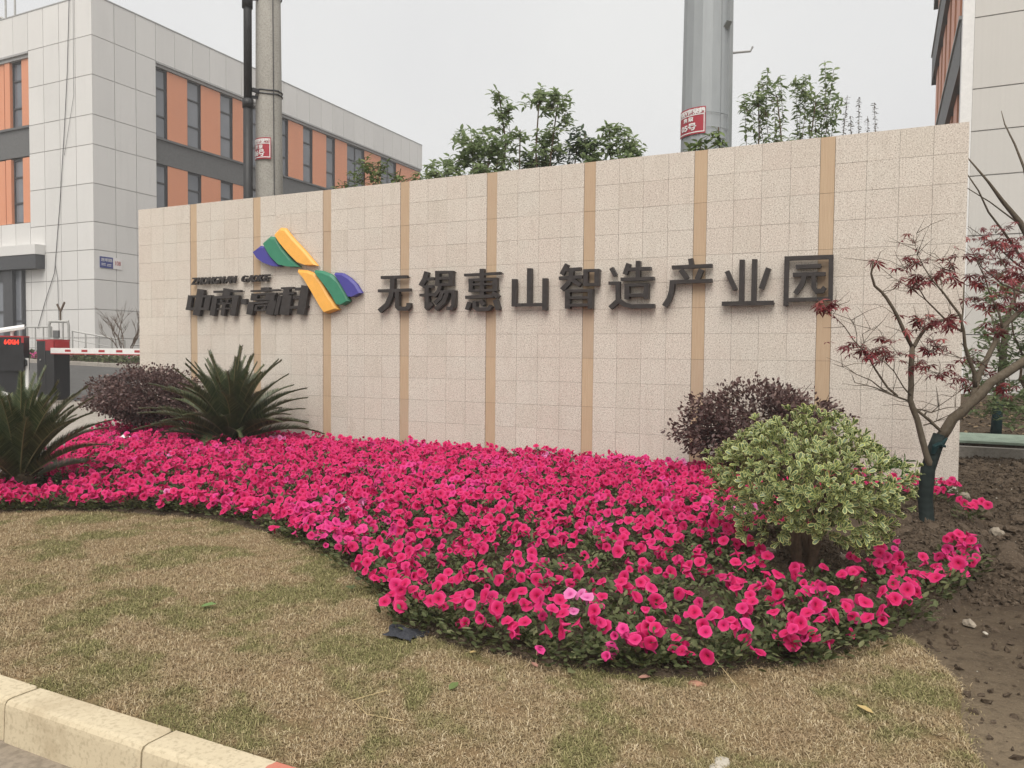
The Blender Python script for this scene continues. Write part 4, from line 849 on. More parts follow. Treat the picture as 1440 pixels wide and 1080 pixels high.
m = MB(); c0 = A-d*.004+Vector((0, 0, .12)); m.tube([c0-d*.0, c0-d*.012], .045, 12); m.build('lens', MAT['black'], cc)
# small white meter box at the foot of the display cabinet
wb = thing('white_cover', (-5.55, .30, zof(-5.55, .30)), 'small white plastic cover on the paving beside the display cabinet', 'cover')
m = MB(); m.tube([(0, 0, 0), (0, 0, .22), (0, 0, .32), (0, 0, .36)], [.14, .14, .10, .02], 12); m.build('dome', MAT['whitepaint'], wb, True)
m = MB(); m.tube([(0, 0, -.02), (0, 0, .03)], .17, 12); m.build('base_ring', MAT['whitepaint'], wb)
# entrance frame and rails by the far kerb
px0, py0 = -17.86, 9.75; p0 = zof(px0, py0)+.1
pf = thing('rail_portal', (px0, py0, p0), 'grey steel frame with a control box near the far kerb', 'frame', None, R(28))
pf.scale = (1.0, 1.0, 1.3)
m = MB()
for x in (-.42, .30): m.tube([(x, 0, -.1), (x, 0, 1.02), (x+(.04 if x < 0 else -.04), 0, 1.12)], .045, 6)
m.tube([(-.42, 0, 1.12), (.30, 0, 1.12)], .045, 6); m.tube([(.08, 0, -.1), (.08, 0, 1.1)], .035, 6); m.tube([(-.42, 0, .62), (.08, 0, .62)], .03, 6); m.build('tube_frame', MAT['galvrail'], pf)
m = MB(); m.box(-.30, 0, -.08, .08, .10, .60); m.build('control_box', MAT['trim'], pf)
m = MB(); m.box(-.26, -.06, -.06, .06, .65, .86); m.build('keypad', MAT['darkband'], pf)
m = MB(); m.tube([(.0, 0, 1.12), (.0, 0, 1.42), (-.12, 0, 1.62)], .035, 6); m.tube([(.0, 0, 1.4), (.16, 0, 1.68)], .035, 6); m.build('forked_top', MAT['twig'], pf)
def railing(label, pts, h, n, nm='hand_rail'):
    b = Vector(pts[0]); t = thing(nm, b, label, 'railing')
    a, c = Vector(pts[0])-b, Vector(pts[1])-b
    for f in (h, h*.6, h*.25):
        m = MB(); m.tube([a+Vector((0, 0, f)), c+Vector((0, 0, f))], .03 if f == h else .018, 6); m.build('rail', MAT['galvrail'], t)
    for i in range(n+1):
        p = a+(c-a)*i/n; m = MB(); m.tube([p+Vector((0, 0, -.1)), p+Vector((0, 0, h))], .03, 6); m.build('post', MAT['galvrail'], t)
railing('sloping galvanised ramp railing descending in front of the office wall', [(-17.4, 9.9, 1.25), (-15.95, 11.0, .92)], .85, 4)
railing('level galvanised railing with bars left of the control box frame', [(-20.6, 9.6, 1.2), (-18.4, 9.75, 1.2)], 1.05, 5)
railing('low thin railing behind the bare bush', [(-15.8, 11.2, 1.05), (-12.6, 11.9, 1.12)], .55, 4)
yb = thing('yellow_board', (-15.7, 11.75, 1.2), 'faded yellow board standing behind the bare bush', 'board')
m = MB(); m.box(-.35, .35, -.02, .02, .25, 1.0); m.build('panel', MAT['paleyellow'], yb)
m = MB(); m.box(-.3, -.25, -.05, -.021, -.1, .95); m.box(.25, .3, -.05, -.021, -.1, .95); m.build('legs', MAT['galvrail'], yb)
# slab with a pale green board at the right, behind the wall end
sl = thing('garden_kerb', (12.6, 3.7, 0), 'low concrete edging on the soil behind the wall end', 'edging')
m = MB(); m.box(-1.6, 3.5, -.07, .07, -.1, .14); m.build('edging_block', MAT['pave'], sl)
gb = thing('green_board', (12.6, 4.6, 0), 'pale green board lying on the soil beyond the edging', 'board')
m = MB(); m.add([(-1.45, -.35, .17), (3.4, -.30, .17), (3.4, .30, .24), (-1.40, .25, .24), (-1.45, -.35, .135), (3.4, -.30, .135), (3.4, .30, .205), (-1.40, .25, .205)], [(0,1,2,3), (7,6,5,4), (0,4,5,1), (1,5,6,2), (2,6,7,3), (3,7,4,0)]); m.build('sheet', MAT['mint'], gb)
m = MB(); m.box(-1.35, 3.3, -.25, -.15, -.1, .145); m.box(-1.35, 3.3, .1, .2, -.1, .185); m.build('battens', MAT['twig'], gb)
# ================================================================ planting
LEAF6 = np.array([(0,0,0), (.35,.17,.02), (.35,-.17,.02), (.72,.15,.0), (.72,-.15,.0), (1,0,-.05), (.5,0,-.04)])
LEAF6F = np.array([(0,6,1), (0,2,6), (1,6,3), (2,4,6), (6,5,3), (6,4,5)])
def wobble(pts, amt):
    return [Vector(p)+Vector((random.uniform(-amt, amt), random.uniform(-amt, amt), random.uniform(-amt, amt))) for p in pts]
def limb(m, a, b, r0, r1, bend=.1, n=4, sides=6):
    a, b = Vector(a), Vector(b); L = (b-a).length
    pts = [a+(b-a)*(i/n)+Vector((random.uniform(-1, 1), random.uniform(-1, 1), random.uniform(-.5, .8)))*L*bend*math.sin(math.pi*i/n) for i in range(n+1)]
    m.tube(pts, [r0+(r1-r0)*i/n for i in range(n+1)], sides); return pts

# ---- purple loropetalum shrubs
def purple_shrub(loc, rx, ry, z0, z1, nleaf, label, seed):
    random.seed(seed)
    t = thing('purple_shrub', loc, label, 'shrub')
    m = MB(); tips = []
    for k in range(4):
        a = 6.28*k/4+random.random(); e = (math.cos(a)*rx*.18, math.sin(a)*ry*.18, z0*.9)
        limb(m, (math.cos(a)*.05, math.sin(a)*.05, -.05), e, .024, .016, .1)
        for j in range(6):
            b = a+random.uniform(-1, 1); q = random.uniform(.4, .85); tip = (math.cos(b)*rx*q, math.sin(b)*ry*q, z0+(z1-z0)*random.uniform(.15, .8))
            limb(m, e, tip, .013, .005, .12, 4, 5); tips.append(tip)
            for i in range(3):
                t2 = Vector(tip)+Vector((random.uniform(-.25, .25), random.uniform(-.25, .25), random.uniform(0, .25))); limb(m, tip, t2, .005, .002, .1, 2, 4)
    m.build('branches', MAT['twig'], t)
    u = rdir(nleaf); rr = rng.random(nleaf)**.36
    zc = z0+(z1-z0)*.42; P = np.empty((nleaf, 3))
    lump = 1+.09*np.sin(u[:, 0]*7+seed)*np.cos(u[:, 1]*6+1)+.07*np.sin(u[:, 2]*9+u[:, 0]*5)+.045*rng.normal(size=nleaf)
    P[:, 0] = u[:, 0]*rr*rx*lump; P[:, 1] = u[:, 1]*rr*ry*lump
    P[:, 2] = zc+np.where(u[:, 2] > 0, u[:, 2]*(z1-zc), u[:, 2]*(zc-z0))*rr*lump
    f = fbm(P[:, 0]*1.0+9, P[:, 1]*.7+P[:, 2]*1.1+5, 3.5, 3); keep = f > .31; P = P[keep]; n = len(P)
    d = u[keep]+rdir(n)*.9; nn = rdir(n)+np.array([0, 0, .9])
    T = LEAF6*[1, 1.6, 1]; V, F = scatter(T, LEAF6F, P, frames(d, nn), rng.uniform(.028, .058, n))
    o = place('foliage', np_mesh('foliage', V, F, MAT['purple']), t)
    return t
purple_shrub((.12, -.92, zof(.12, -.92)), .93, .72, .28, 1.12, 22000, 'rounded dark purple shrub beside the cycad at the gate end of the wall', 3)
purple_shrub((8.98, -.70, 0), .84, .58, .22, 1.12, 17000, 'dark purple shrub against the wall behind the variegated bush', 8)

# ---- cycads
def frond_mesh(L, e0, droop, seed, dead=False):
    random.seed(seed); m = MB(); n = 16; pts = []; p = Vector((.05, 0, 0)); a = e0; side = random.uniform(-.12, .12); yv = 0
    for i in range(n+1):
        pts.append(p.copy()); s = L/n; p = p+Vector((math.cos(a)*s, yv*s, math.sin(a)*s)); a -= droop/n*(.4+1.2*i/n); yv += side/n*2
    m.cur = 1; m.tube(pts, [.010*(1-.85*i/n)+.0015 for i in range(n+1)], 4); m.cur = 0
    N = 100
    for k in range(N):
        t = .10+.90*k/(N-1); q = t*n; i = min(int(q), n-1); f = q-i; c = pts[i].lerp(pts[i+1], f); d = (pts[i+1]-pts[i]).normalized()
        y = Vector((0, 1, 0)); y = (y-d*y.dot(d)).normalized(); up = d.cross(y)*1.0
        if up.z < 0 and e0 < 1.2: up = -up
        l = (.05+.15*math.sin(math.pi*min(1, t*1.08+.12))**.6)*random.uniform(.9, 1.08)*(L/1.2)
        for sg in (1, -1):
            w = .0060; fw = .5+.55*t; dr = (d*fw+y*sg*1.0+up*(.5+random.uniform(-.1, .12))).normalized()
            e = c+dr*l; mid = c+dr*l*.5+up*.006
            m.add([c-d*w, c+d*w, mid+d*w*.95, e, mid-d*w*.95], [(0, 1, 2, 4), (4, 2, 3)])
    me = bpy.data.meshes.new('frond'); me.from_pydata(m.v, [], m.f); me.materials.append(MAT['cycad']); me.materials.append(MAT['rachis']); me.polygons.foreach_set('material_index', m.mi)
    return me
FR = {}
for k, (e0, dr) in enumerate(((1.42, .35), (1.22, .65), (.98, .85), (.72, 1.0), (.42, 1.0), (.15, .75))):
    FR[k] = [frond_mesh(1.30-.06*(k == 5), R(0)+e0+random.uniform(-.05, .05), dr*random.uniform(.85, 1.15), 100+10*k+j) for j in range(3)]
def cycad(loc, sc, label, counts, seed, skip=None):
    random.seed(seed); t = thing('cycad', loc, label, 'cycad')
    m = MB(); m.tube([(0, 0, -.06), (0, 0, .06), (0, 0, .16), (0, 0, .24)], [.10, .14, .12, .05], 12)
    for k in range(70):
        a = random.random()*6.28; z = random.uniform(0, .2); r_ = .125; c = Vector((math.cos(a)*r_, math.sin(a)*r_, z)); o = Vector((math.cos(a), math.sin(a), .5))
        m.tube([c-o*.03, c+o*random.uniform(.03, .07)], [.014, .006], 4)
    m.build('trunk', MAT['caudex'], t)
    for k, c in enumerate(counts):
        off = random.random()*6.28
        for i in range(c):
            o = place('frond', FR[k][random.randrange(3)], t, (0, 0, .17-.015*k+random.uniform(-.02, .02)))
            o.rotation_euler = (random.uniform(-.10, .10), random.uniform(-.12, .12), off+6.283*i/c+random.uniform(-.2, .2))
            s = sc*random.uniform(.85, 1.06); o.scale = (s, s, s)
    return t
cycad((1.98, -1.08, zof(1.98, -1.08)+.03), .94, 'large dark green cycad spreading fronds before the wall lettering', (12, 17, 16, 14, 10, 4), 5)
cycad((2.80, -4.48, .03), .76, 'dark green cycad at the bed corner near the lawn', (18, 22, 14, 4, 2, 1), 9)

# ---- petunias
def flower_mesh(seed, tint):
    random.seed(seed); n = 12; V = [(0, 0, -.016)]; rad = [0.0]; F = []
    ph = random.random()*6.28; sc = random.uniform(.92, 1.08)
    for ri, (r_, z) in enumerate(((.007, -.006), (.025, .002), (.038, .001))):
        for j in range(n):
            a = 6.283*j/n; lob = (1.0+.07*math.cos(5*a+ph)+random.uniform(-.05, .05)) if ri == 2 else 1
            zz = z+(random.uniform(-.007, .005)+.005*math.sin(2*a+ph) if ri == 2 else .001*math.sin(2*a+ph))
            V.append((math.cos(a)*r_*lob*sc, math.sin(a)*r_*lob*sc, zz)); rad.append((.20, .62, 1.0)[ri])
    F += [(0, 1+j, 1+(j+1) % n) for j in range(n)]
    for ri in range(2):
        a = 1+ri*n
        for j in range(n): k = (j+1) % n; F += [(a+j, a+n+j, a+n+k), (a+j, a+n+k, a+k)]
    o = len(V)                                          # trumpet tube behind
    for j in range(5):
        a = 6.283*j/5; V.append((math.cos(a)*.012, math.sin(a)*.012, -.003)); rad.append(1.3)
    for j in range(5):
        a = 6.283*j/5; V.append((math.cos(a)*.003, math.sin(a)*.003, -.048)); rad.append(1.8)
    for j in range(5): k = (j+1) % 5; F += [(o+j, o+k, o+5+k), (o+j, o+5+k, o+5+j)]
    return np.array(V), np.array(F), np.array(rad), tint
FV = [flower_mesh(200+i, tnt) for i, tnt in enumerate((.05, .1, .15, .2, .3, .12, .35, .5, .6, .8))]
for i in (4, 7):                                     # half-open trumpets
    v, f, r_, tn = FV[i]; v = v.copy(); rr_ = np.hypot(v[:, 0], v[:, 1]); up = (rr_ > .015); v[up, :2] *= .7; v[up, 2] += .014; FV[i] = (v, f, r_, tn)
PALE = [flower_mesh(240+i, 1.0) for i in range(2)]
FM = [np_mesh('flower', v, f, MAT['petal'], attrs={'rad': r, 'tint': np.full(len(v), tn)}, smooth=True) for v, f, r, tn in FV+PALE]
def foliage_arrays(seed, n=74):
    g = np.random.default_rng(seed); a = g.random(n)*6.283; el = g.uniform(.0, 1.5, n); r_ = g.uniform(.02, .125, n)
    P = np.stack([np.cos(a)*r_, np.sin(a)*r_, .012+g.random(n)*.115*(1-r_/.24)], 1)
    d = np.stack([np.cos(a+g.normal(0, .5, n)), np.sin(a+g.normal(0, .5, n)), el*.8], 1); nn = g.normal(0, .4, (n, 3))+[0, 0, 1]
    return scatter(LEAF6*[1, 1.55, 1], LEAF6F, P, frames(d, nn), g.uniform(.022, .046, n))
FO = [foliage_arrays(300+i) for i in range(5)]
FOM = [np_mesh('foliage', v, f, MAT['petleaf']) for v, f in FO]
plants = []
xs = np.arange(-1.3, 11, .185); ys = np.arange(-5.9, 0, .18)
for i, x in enumerate(xs):
    for j, y in enumerate(ys):
        px = x+rng.uniform(-.075, .075)+(.09 if j % 2 else 0); py = y+rng.uniform(-.07, .07)
        plants.append((px, py))
for i in range(len(BEDF)-1):                            # a closer row along the front edge
    (xa, ya), (xb, yb) = BEDF[i], BEDF[i+1]; L = math.hypot(xb-xa, yb-ya); q = 0
    while q < L:
        t_ = q/L; nx, ny = -(yb-ya)/L, (xb-xa)/L; o_ = random.uniform(.03, .09)
        plants.append((xa+(xb-xa)*t_+nx*o_, ya+(yb-ya)*t_+ny*o_)); q += random.uniform(.12, .19)
P = np.array(plants)
edge_n = len(P)
INN = [(x+(.10 if x > 10 else 0)*-1, y+.12) for x, y in BED]
ok = inpoly(P[:, 0], P[:, 1], BED)
ex = [(9.72, -3.74, .36), (10.47, -2.1, .42), (10.15, -2.75, .50), (10.55, -2.75, .42), (10.05, -1.6, .5), (10.5, -1.35, .42), (9.75, -3.25, .35), (.12, -.92, .22), (1.98, -1.08, .26), (2.95, -4.42, .30), (9.08, -.72, .25), (9.8, -2.3, .35), (2.6, -4.35, .3), (.55, -1.62, .13)]
for cx, cy, r_ in ex: ok &= np.hypot(P[:, 0]-cx, P[:, 1]-cy) > r_
P = P[ok]
Z = bed_z(P[:, 0], P[:, 1])
dist = np.sqrt((P[:, 0]-CAM.x)**2+(P[:, 1]-CAM.y)**2)
# seen first: plants inside the view, nearest ones
rel_ = np.stack([P[:, 0]-CAM.x, P[:, 1]-CAM.y, Z+.1-CAM.z], 1)
dz = rel_@np.array(fwd); sx = rel_@np.array(r2)/dz
key = np.where((np.abs(sx) < .665) & (dz > 0), dist, 99)
order = np.argsort(key)
rv, rf, ra, rt, lv, lf = [], [], [], [], [], []; nrv = nlv = 0
pat = fbm(P[:, 0]+4, P[:, 1]*1.6, 1.3, 3)
first = {}
for rank, idx in enumerate(order):
    x, y = P[idx]; z = Z[idx]; front = np.clip((dist[idx]-3.6)/3.0, 0, 1); h = random.uniform(.75, 1.2)
    nf = int(round(random.uniform(1.2, 3.9)+4.3*front)); nf = max(1, nf)
    if x > 9.95 and random.random() < .4: continue
    if pat[idx] < .36: nf = max(1, nf-2)
    pink = pat[idx] > .60 or (random.random() < .04); pale = random.random() < .006
    rz = random.random()*6.283; fk = random.randrange(5); sc = random.uniform(.9, 1.25)
    fl = []
    for k in range(nf):
        a = random.random()*6.283; r_ = .12*math.sqrt(random.random()); az = random.gauss(-1.5, 1.0); ti = abs(random.gauss(.85, .42))
        n = Vector((math.cos(az)*math.sin(ti), math.sin(az)*math.sin(ti), math.cos(ti)))
        pos = Vector((math.cos(a)*r_, math.sin(a)*r_, (.075+.10*random.random())*h))
        v = random.randrange(7) if not pink else random.choice((5, 6, 7, 8, 9))
        if pale: v = 10+random.randrange(2)
        fl.append((pos, n, v, random.uniform(.70, 1.06)))
    if rank < 300:
        lab, grp = ('petunia plant with hot pink red trumpet flowers in the flower bed', 'red petunias in the flower bed')
        if pink: lab, grp = ('petunia plant with magenta pink flowers among the redder ones', 'magenta petunias in the flower bed')
        if pale: lab, grp = ('petunia plant with pale pink flowers among the red ones', 'pale petunias in the flower bed')
        t = thing('petunia_plant', (x, y, z), lab, 'petunia', grp)
        o = place('foliage', FOM[fk], t); o.rotation_euler = (0, 0, rz); o.scale = (sc, sc, h*1.05)
        for pos, n, v, s in fl:
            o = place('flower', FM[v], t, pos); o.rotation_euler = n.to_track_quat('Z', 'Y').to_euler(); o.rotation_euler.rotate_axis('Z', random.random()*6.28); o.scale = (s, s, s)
    else:
        c, s_ = math.cos(rz), math.sin(rz); v, f = FO[fk]; v = v*[sc, sc, h*1.05]; v = np.stack([v[:, 0]*c-v[:, 1]*s_+x, v[:, 0]*s_+v[:, 1]*c+y, v[:, 2]+z], 1)
        lv.append(v); lf.append(f+nlv); nlv += len(v)
        for pos, n, vv, s in fl:
            V, F, ra_, tn = (FV+PALE)[vv]; mt = np.array((n.to_track_quat('Z', 'Y').to_matrix()@Matrix.Rotation(random.random()*6.28, 3, 'Z')))
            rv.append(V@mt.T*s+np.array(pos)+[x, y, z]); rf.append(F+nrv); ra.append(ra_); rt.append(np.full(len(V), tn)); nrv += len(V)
far_bed = thing('petunia_bedding', (3, -2, 0), 'dense sheet of pink red petunias filling the far part of the bed', 'petunias'); far_bed['kind'] = 'stuff'
me = np_mesh('flowers', np.concatenate(rv)-[3, -2, 0], np.concatenate(rf), MAT['petal'], attrs={'rad': np.concatenate(ra), 'tint': np.concatenate(rt)}, smooth=True); tag(place('flowers', me, far_bed), kind='stuff')
me = np_mesh('foliage', np.concatenate(lv)-[3, -2, 0], np.concatenate(lf), MAT['petleaf']); tag(place('foliage', me, far_bed), kind='stuff')

# ---- variegated shrub
def var_shrub(loc):
    random.seed(21); t = thing('variegated_shrub', loc, 'round cream-edged green variegated shrub on short stems in the petunias', 'shrub')
    m = MB()
    for k in range(5):
        a = 6.28*k/5+.4; b = (math.cos(a)*.035, math.sin(a)*.035, -.05); e = (math.cos(a)*.10, math.sin(a)*.10, .36)
        limb(m, b, e, .026, .020, .05, 3, 7)
        for j in range(7):
            q = a+random.uniform(-.8, .8); r_ = random.uniform(.25, .48); limb(m, e, (math.cos(q)*r_, math.sin(q)*r_, random.uniform(.42, .9)), .010, .004, .1, 4, 5)
    m.build('stems', MAT['twig'], t)
    # leaf template: green blade with a cream rim, both as faces
    ins = [(.06, 0), (.30, .065), (.58, .130), (.80, .125), (.93, 0), (.80, -.125), (.58, -.130), (.30, -.065)]
    outl = [(0, 0), (.27, .10), (.58, .182), (.86, .168), (1.0, 0), (.86, -.168), (.58, -.182), (.27, -.10)]
    bend = lambda x, y: (x, y, -.10*x*x+.18*abs(y))
    T = np.array([bend(*p) for p in ins]+[bend(*p) for p in outl])
    TF = np.array([(0, 1, 7, 7), (1, 2, 6, 7), (2, 3, 5, 6), (3, 4, 5, 5)]); rim = np.array([(8+i, 8+(i+1) % 8, (i+1) % 8, i) for i in range(8)])
    faces = [(0, 1, 7), (1, 2, 6), (1, 6, 7), (2, 3, 5), (2, 5, 6), (3, 4, 5)]
    for q in rim: faces += [(q[0], q[1], q[2]), (q[0], q[2], q[3])]
    faces = np.array(faces); mi = np.array([0]*6+[1]*16)
    lm = np_mesh('leaf', T, faces, [MAT['vargreen'], MAT['varcream']], mi)
    lg = np_mesh('leaf', T*[1.15, .62, 1], faces, [MAT['plaingreen'], MAT['plaingreen']], mi)
    nR = 1150; u = rdir(nR*3); u = u[u[:, 2] > -.74][:nR]; nR = len(u)
    lump = 1+.07*np.sin(u[:, 0]*6+1)*np.cos(u[:, 1]*5)+.06*np.sin(u[:, 2]*8)
    rr = np.where(rng.random(nR) < .68, rng.uniform(.90, 1.03, nR), rng.uniform(.45, .9, nR))*lump*np.where(rng.random(nR) < .07, rng.uniform(1.03, 1.13, nR), 1)
    C = np.stack([u[:, 0]*.555*rr, u[:, 1]*.545*rr, .56+np.where(u[:, 2] > 0, u[:, 2]*.41, u[:, 2]*.42)*rr], 1)
    Ps, Ds, Ns, Ss, G = [], [], [], [], []
    ax = u*[1, 1, 1]+[0, 0, .55]; ax += rng.normal(0, .25, ax.shape); ax /= np.linalg.norm(ax, axis=1, keepdims=True)
    for i in range(nR):
        a = ax[i]; e1 = np.cross(a, [.3, .9, .1]); e1 /= np.linalg.norm(e1); e2 = np.cross(a, e1); k = random.randint(6, 9); off = random.random()*6
        green = np.linalg.norm(C[i]-[.42, .16, .66]) < .15
        for j in range(k):
            th = off+6.283*j/k+random.uniform(-.2, .2); op = random.uniform(.55, 1.15) if j > 2 else random.uniform(.15, .5)
            d = a*math.cos(op)+(e1*math.cos(th)+e2*math.sin(th))*math.sin(op); nn = a*math.sin(op)-(e1*math.cos(th)+e2*math.sin(th))*math.cos(op)+rng.normal(0, .15, 3)
            Ps.append(C[i]+a*random.uniform(-.01, .012)); Ds.append(d); Ns.append(nn); Ss.append(random.uniform(.032, .066)*(1 if op > .5 else .75)); G.append(green)
    Ps, Ds, Ns, Ss, G = map(np.array, (Ps, Ds, Ns, Ss, G)); Rm = frames(Ds, Ns)
    dcam = np.linalg.norm(Ps+np.array(loc)-np.array(CAM), axis=1)-Ss*2
    idx = np.argsort(dcam); near = idx[:300]; rest = idx[300:]
    for i in near:
        o = place('leaf', lg if G[i] else lm, t); mm = Matrix(Rm[i].tolist()).to_4x4(); s = float(Ss[i]); o.matrix_local = Matrix.Translation(Ps[i].tolist())@mm@Matrix.Diagonal((s, s, s, 1))
    for nm, sel, mats in (('foliage', rest[~G[rest]], [MAT['vargreen'], MAT['varcream']]), ('green_foliage', rest[G[rest]], [MAT['plaingreen'], MAT['plaingreen']])):
        TT = T if nm == 'foliage' else T*[1.15, .62, 1]
        V, F = scatter(TT, faces, Ps[sel], Rm[sel], Ss[sel]); tag(place(nm, np_mesh(nm, V, F, mats, np.tile(mi, len(sel))), t), kind='stuff')
var_shrub((9.70, -3.74, .03))

# ---- maples
def maple_leaf(seed):
    random.seed(seed); V = [(0, 0, 0)]; F = []
    for k, (ang, l) in enumerate(((-2.05, .42), (-1.35, .72), (-.68, .93), (0, 1.0), (.68, .93), (1.35, .72), (2.05, .42))):
        d = Vector((math.cos(ang), math.sin(ang), 0)); s = Vector((-d.y, d.x, 0)); dr = random.uniform(.12, .4)
        o = len(V); w = .115*l; V += [tuple(d*l*.45+s*w+Vector((0, 0, -.03))), tuple(d*l*.45-s*w+Vector((0, 0, -.03))), tuple(d*l+Vector((0, 0, -dr*l)))]
        F += [(0, o+1, o), (o, o+1, o+2)]
    V += [(-.55, 0, .14), (-.55, .02, .14)]; F.append((0, len(V)-1, len(V)-2))
    return np.array(V), np.array(F)
ML = [maple_leaf(i) for i in range(4)]
MLM = [np_mesh('leaf', v, f, MAT['mleaf']) for v, f in ML]
def maple_leaves(t, base, clusters, spread, size, limit=290, seed=4):
    random.seed(seed); cnt = 0; tw = MB()
    for x, y, z, n in clusters:
        c = Vector((x, y, z))-Vector(base)
        for k in range(n):
            p = c+Vector((random.gauss(0, spread), random.gauss(0, spread), random.gauss(0, spread*.5)))
            az = random.random()*6.28; d = Vector((math.cos(az), math.sin(az), random.uniform(-.8, .15))).normalized(); nn = Vector((random.gauss(0, .45), random.gauss(0, .45), 1))
            y_ = nn.cross(d).normalized(); z_ = d.cross(y_); mm = Matrix((d, y_, z_)).transposed().to_4x4(); s = size*random.uniform(.7, 1.2)
            o = place('leaf', MLM[random.randrange(4)], t); o.matrix_local = Matrix.Translation(p)@mm@Matrix.Diagonal((s, s, s, 1)); cnt += 1
            if k % 2 == 0: tw.tube([c+Vector((0, 0, -.02)), (c+p)/2+Vector((0, 0, .01)), p-d*s*.5], [.0022, .0016, .0012], 4)
        for k in range(3):
            q = c+Vector((random.gauss(0, .09), random.gauss(0, .09), random.uniform(-.02, .14))); tw.tube([c+Vector((0, 0, -.03)), (c+q)/2+Vector((random.gauss(0, .012), 0, random.gauss(0, .012))), q], [.0026, .002, .001], 4)
    tw.build('leaf_twigs', MAT['bark'], t)
mb = Vector(MTRUNK[0][:3]); mb.z = 0
mt_ = thing('maple_tree', mb, 'small red-leaved maple with a dark wrapped trunk before the wall end', 'tree')
m = MB(); m.tube([(10.478, -1.96, -.06)]+[p[:3] for p in MTRUNK], [.062]+[p[3] for p in MTRUNK], 12); rel(m.build('trunk_wrap', MAT['wrap'], mt_, True), mb)
m = MB()
for k, L in enumerate(MAPLE):
    pts = [Vector(p[:3]) for p in L]; rr = [p[3] for p in L]; P2, R2 = [pts[0]], [rr[0]]
    for i in range(1, len(pts)):
        mid = (pts[i-1]+pts[i])/2+Vector((random.uniform(-1, 1), random.uniform(-1, 1), random.uniform(-1, 1)))*(pts[i]-pts[i-1]).length*.045
        P2 += [mid, pts[i]]; R2 += [(rr[i-1]+rr[i])/2*random.uniform(.95, 1.1), rr[i]]
    R2 = [q*.86 for q in R2]; m.tube(P2, R2, 9 if rr[0] > .015 else 6)
    if rr[0] < .022:
        for q in range(5):
            i = random.randrange(1, len(P2)); d_ = Vector((random.gauss(0, .7), random.gauss(0, .7), random.uniform(-.1, 1))).normalized(); l_ = random.uniform(.08, .28); e_ = P2[i]+d_*l_
            m.tube([P2[i], P2[i]+d_*l_*.5+Vector((0, 0, random.uniform(-.02, .02))), e_], [.0028, .002, .0009], 4)
    if rr[0] > .015:
        for q in range(2):
            i = random.randrange(len(P2)); m.tube([P2[i], P2[i]+Vector((random.uniform(-.03, .03), random.uniform(-.03, .03), .025))], [R2[i]*.7, R2[i]*.25], 6)
rel(m.build('branches', MAT['bark'], mt_, True), mb)
m = MB(); a = MTRUNK[-2]; m.tube([(a[0]-.012, a[1]-.055, a[2]-.03), (a[0], a[1]-.060, a[2]+.03), (a[0]+.03, a[1]-.05, a[2]+.05), (a[0]+.075, a[1]-.02, a[2]+.03)], [.016, .026, .022, .010], 6); m.tube([(a[0]+.05, a[1]-.03, a[2]+.05), (a[0]+.085, a[1]-.02, a[2]+.10)], [.02, .008], 5)
rel(m.build('knotted_strip', MAT['tealcloth'], mt_), mb)
maple_leaves(mt_, mb, MLEAF, .062, .092)
bb = Vector(BACKTREE[0][0][:3]); bb.z = 0
bt = thing('maple_tree', bb, 'taller red-leaved maple growing behind the end of the wall', 'tree')
m = MB(); m.tube([bb+Vector((0, 0, -.1)), Vector(BACKTREE[0][0][:3])], [.08, .07], 9)
for L in BACKTREE: m.tube([p[:3] for p in L], [p[3] for p in L], 7)
rel(m.build('branches', MAT['bark'], bt, True), bb)
maple_leaves(bt, bb, BLEAF, .10, .10, seed=6)

# ---- leafy trees and saplings behind the wall
LEAFD = np.array([(0,0,0), (.3,.13,.04), (.3,-.13,.04), (.7,.11,-.05), (.7,-.11,-.05), (1,0,-.24), (.5,0,-.03)])
def leafy_tree(name, base, label, blobs, ncl, leaf, mat_, seed, stems, per=7, cat='tree'):
    random.seed(seed); t = thing(name, base, label, cat, 'leafy trees behind the sign wall'); B0 = Vector(base); m = MB()
    cl = []
    tot = sum(b[3]*b[4] for b in blobs)
    for bx, by, bz, rx, rz in blobs:
        for k in range(max(3, int(ncl*rx*rz/tot))):
            u = Vector((random.gauss(0, 1), random.gauss(0, 1), random.gauss(0, 1))).normalized()*random.random()**.4
            cl.append(Vector((bx+u.x*rx, by+u.y*rx*.8, bz+u.z*rz))-B0)
    st_ = []
    for sx_, sy_, sz_ in stems:
        tip = Vector((sx_, sy_, sz_))-B0; pts = limb(m, (random.uniform(-.12, .12), random.uniform(-.1, .1), -.1), tip, .035, .008, .03, 7, 6); st_ += pts[4:]
    for c in sorted(cl, key=lambda c: min((p-c).length for p in st_)):
        s = min(st_, key=lambda p: (p-c).length+(.25 if p.z > c.z else 0)); limb(m, s, c, .0045, .002, .06, 3, 4); st_.append(c)
    m.build('trunk', MAT['twig'], t)
    P, D, N_, S = [], [], [], []
    for c in cl:
        off = random.random()*6
        for j in range(per):
            a = off+6.283*j/per+random.uniform(-.3, .3); P.append(c+Vector((0, 0, random.uniform(-.06, .02)))); el = random.uniform(-.5, .6) if j else 1.0
            D.append((math.cos(a), math.sin(a), el)); N_.append((random.gauss(0, .3), random.gauss(0, .3), 1)); S.append(leaf*random.uniform(.65, 1.15))
    V, F = scatter(LEAFD*[1, 1.45, 1], LEAF6F, np.array(P), frames(np.array(D), np.array(N_)), np.array(S))
    place('crown', np_mesh('crown', V, F, mat_), t)
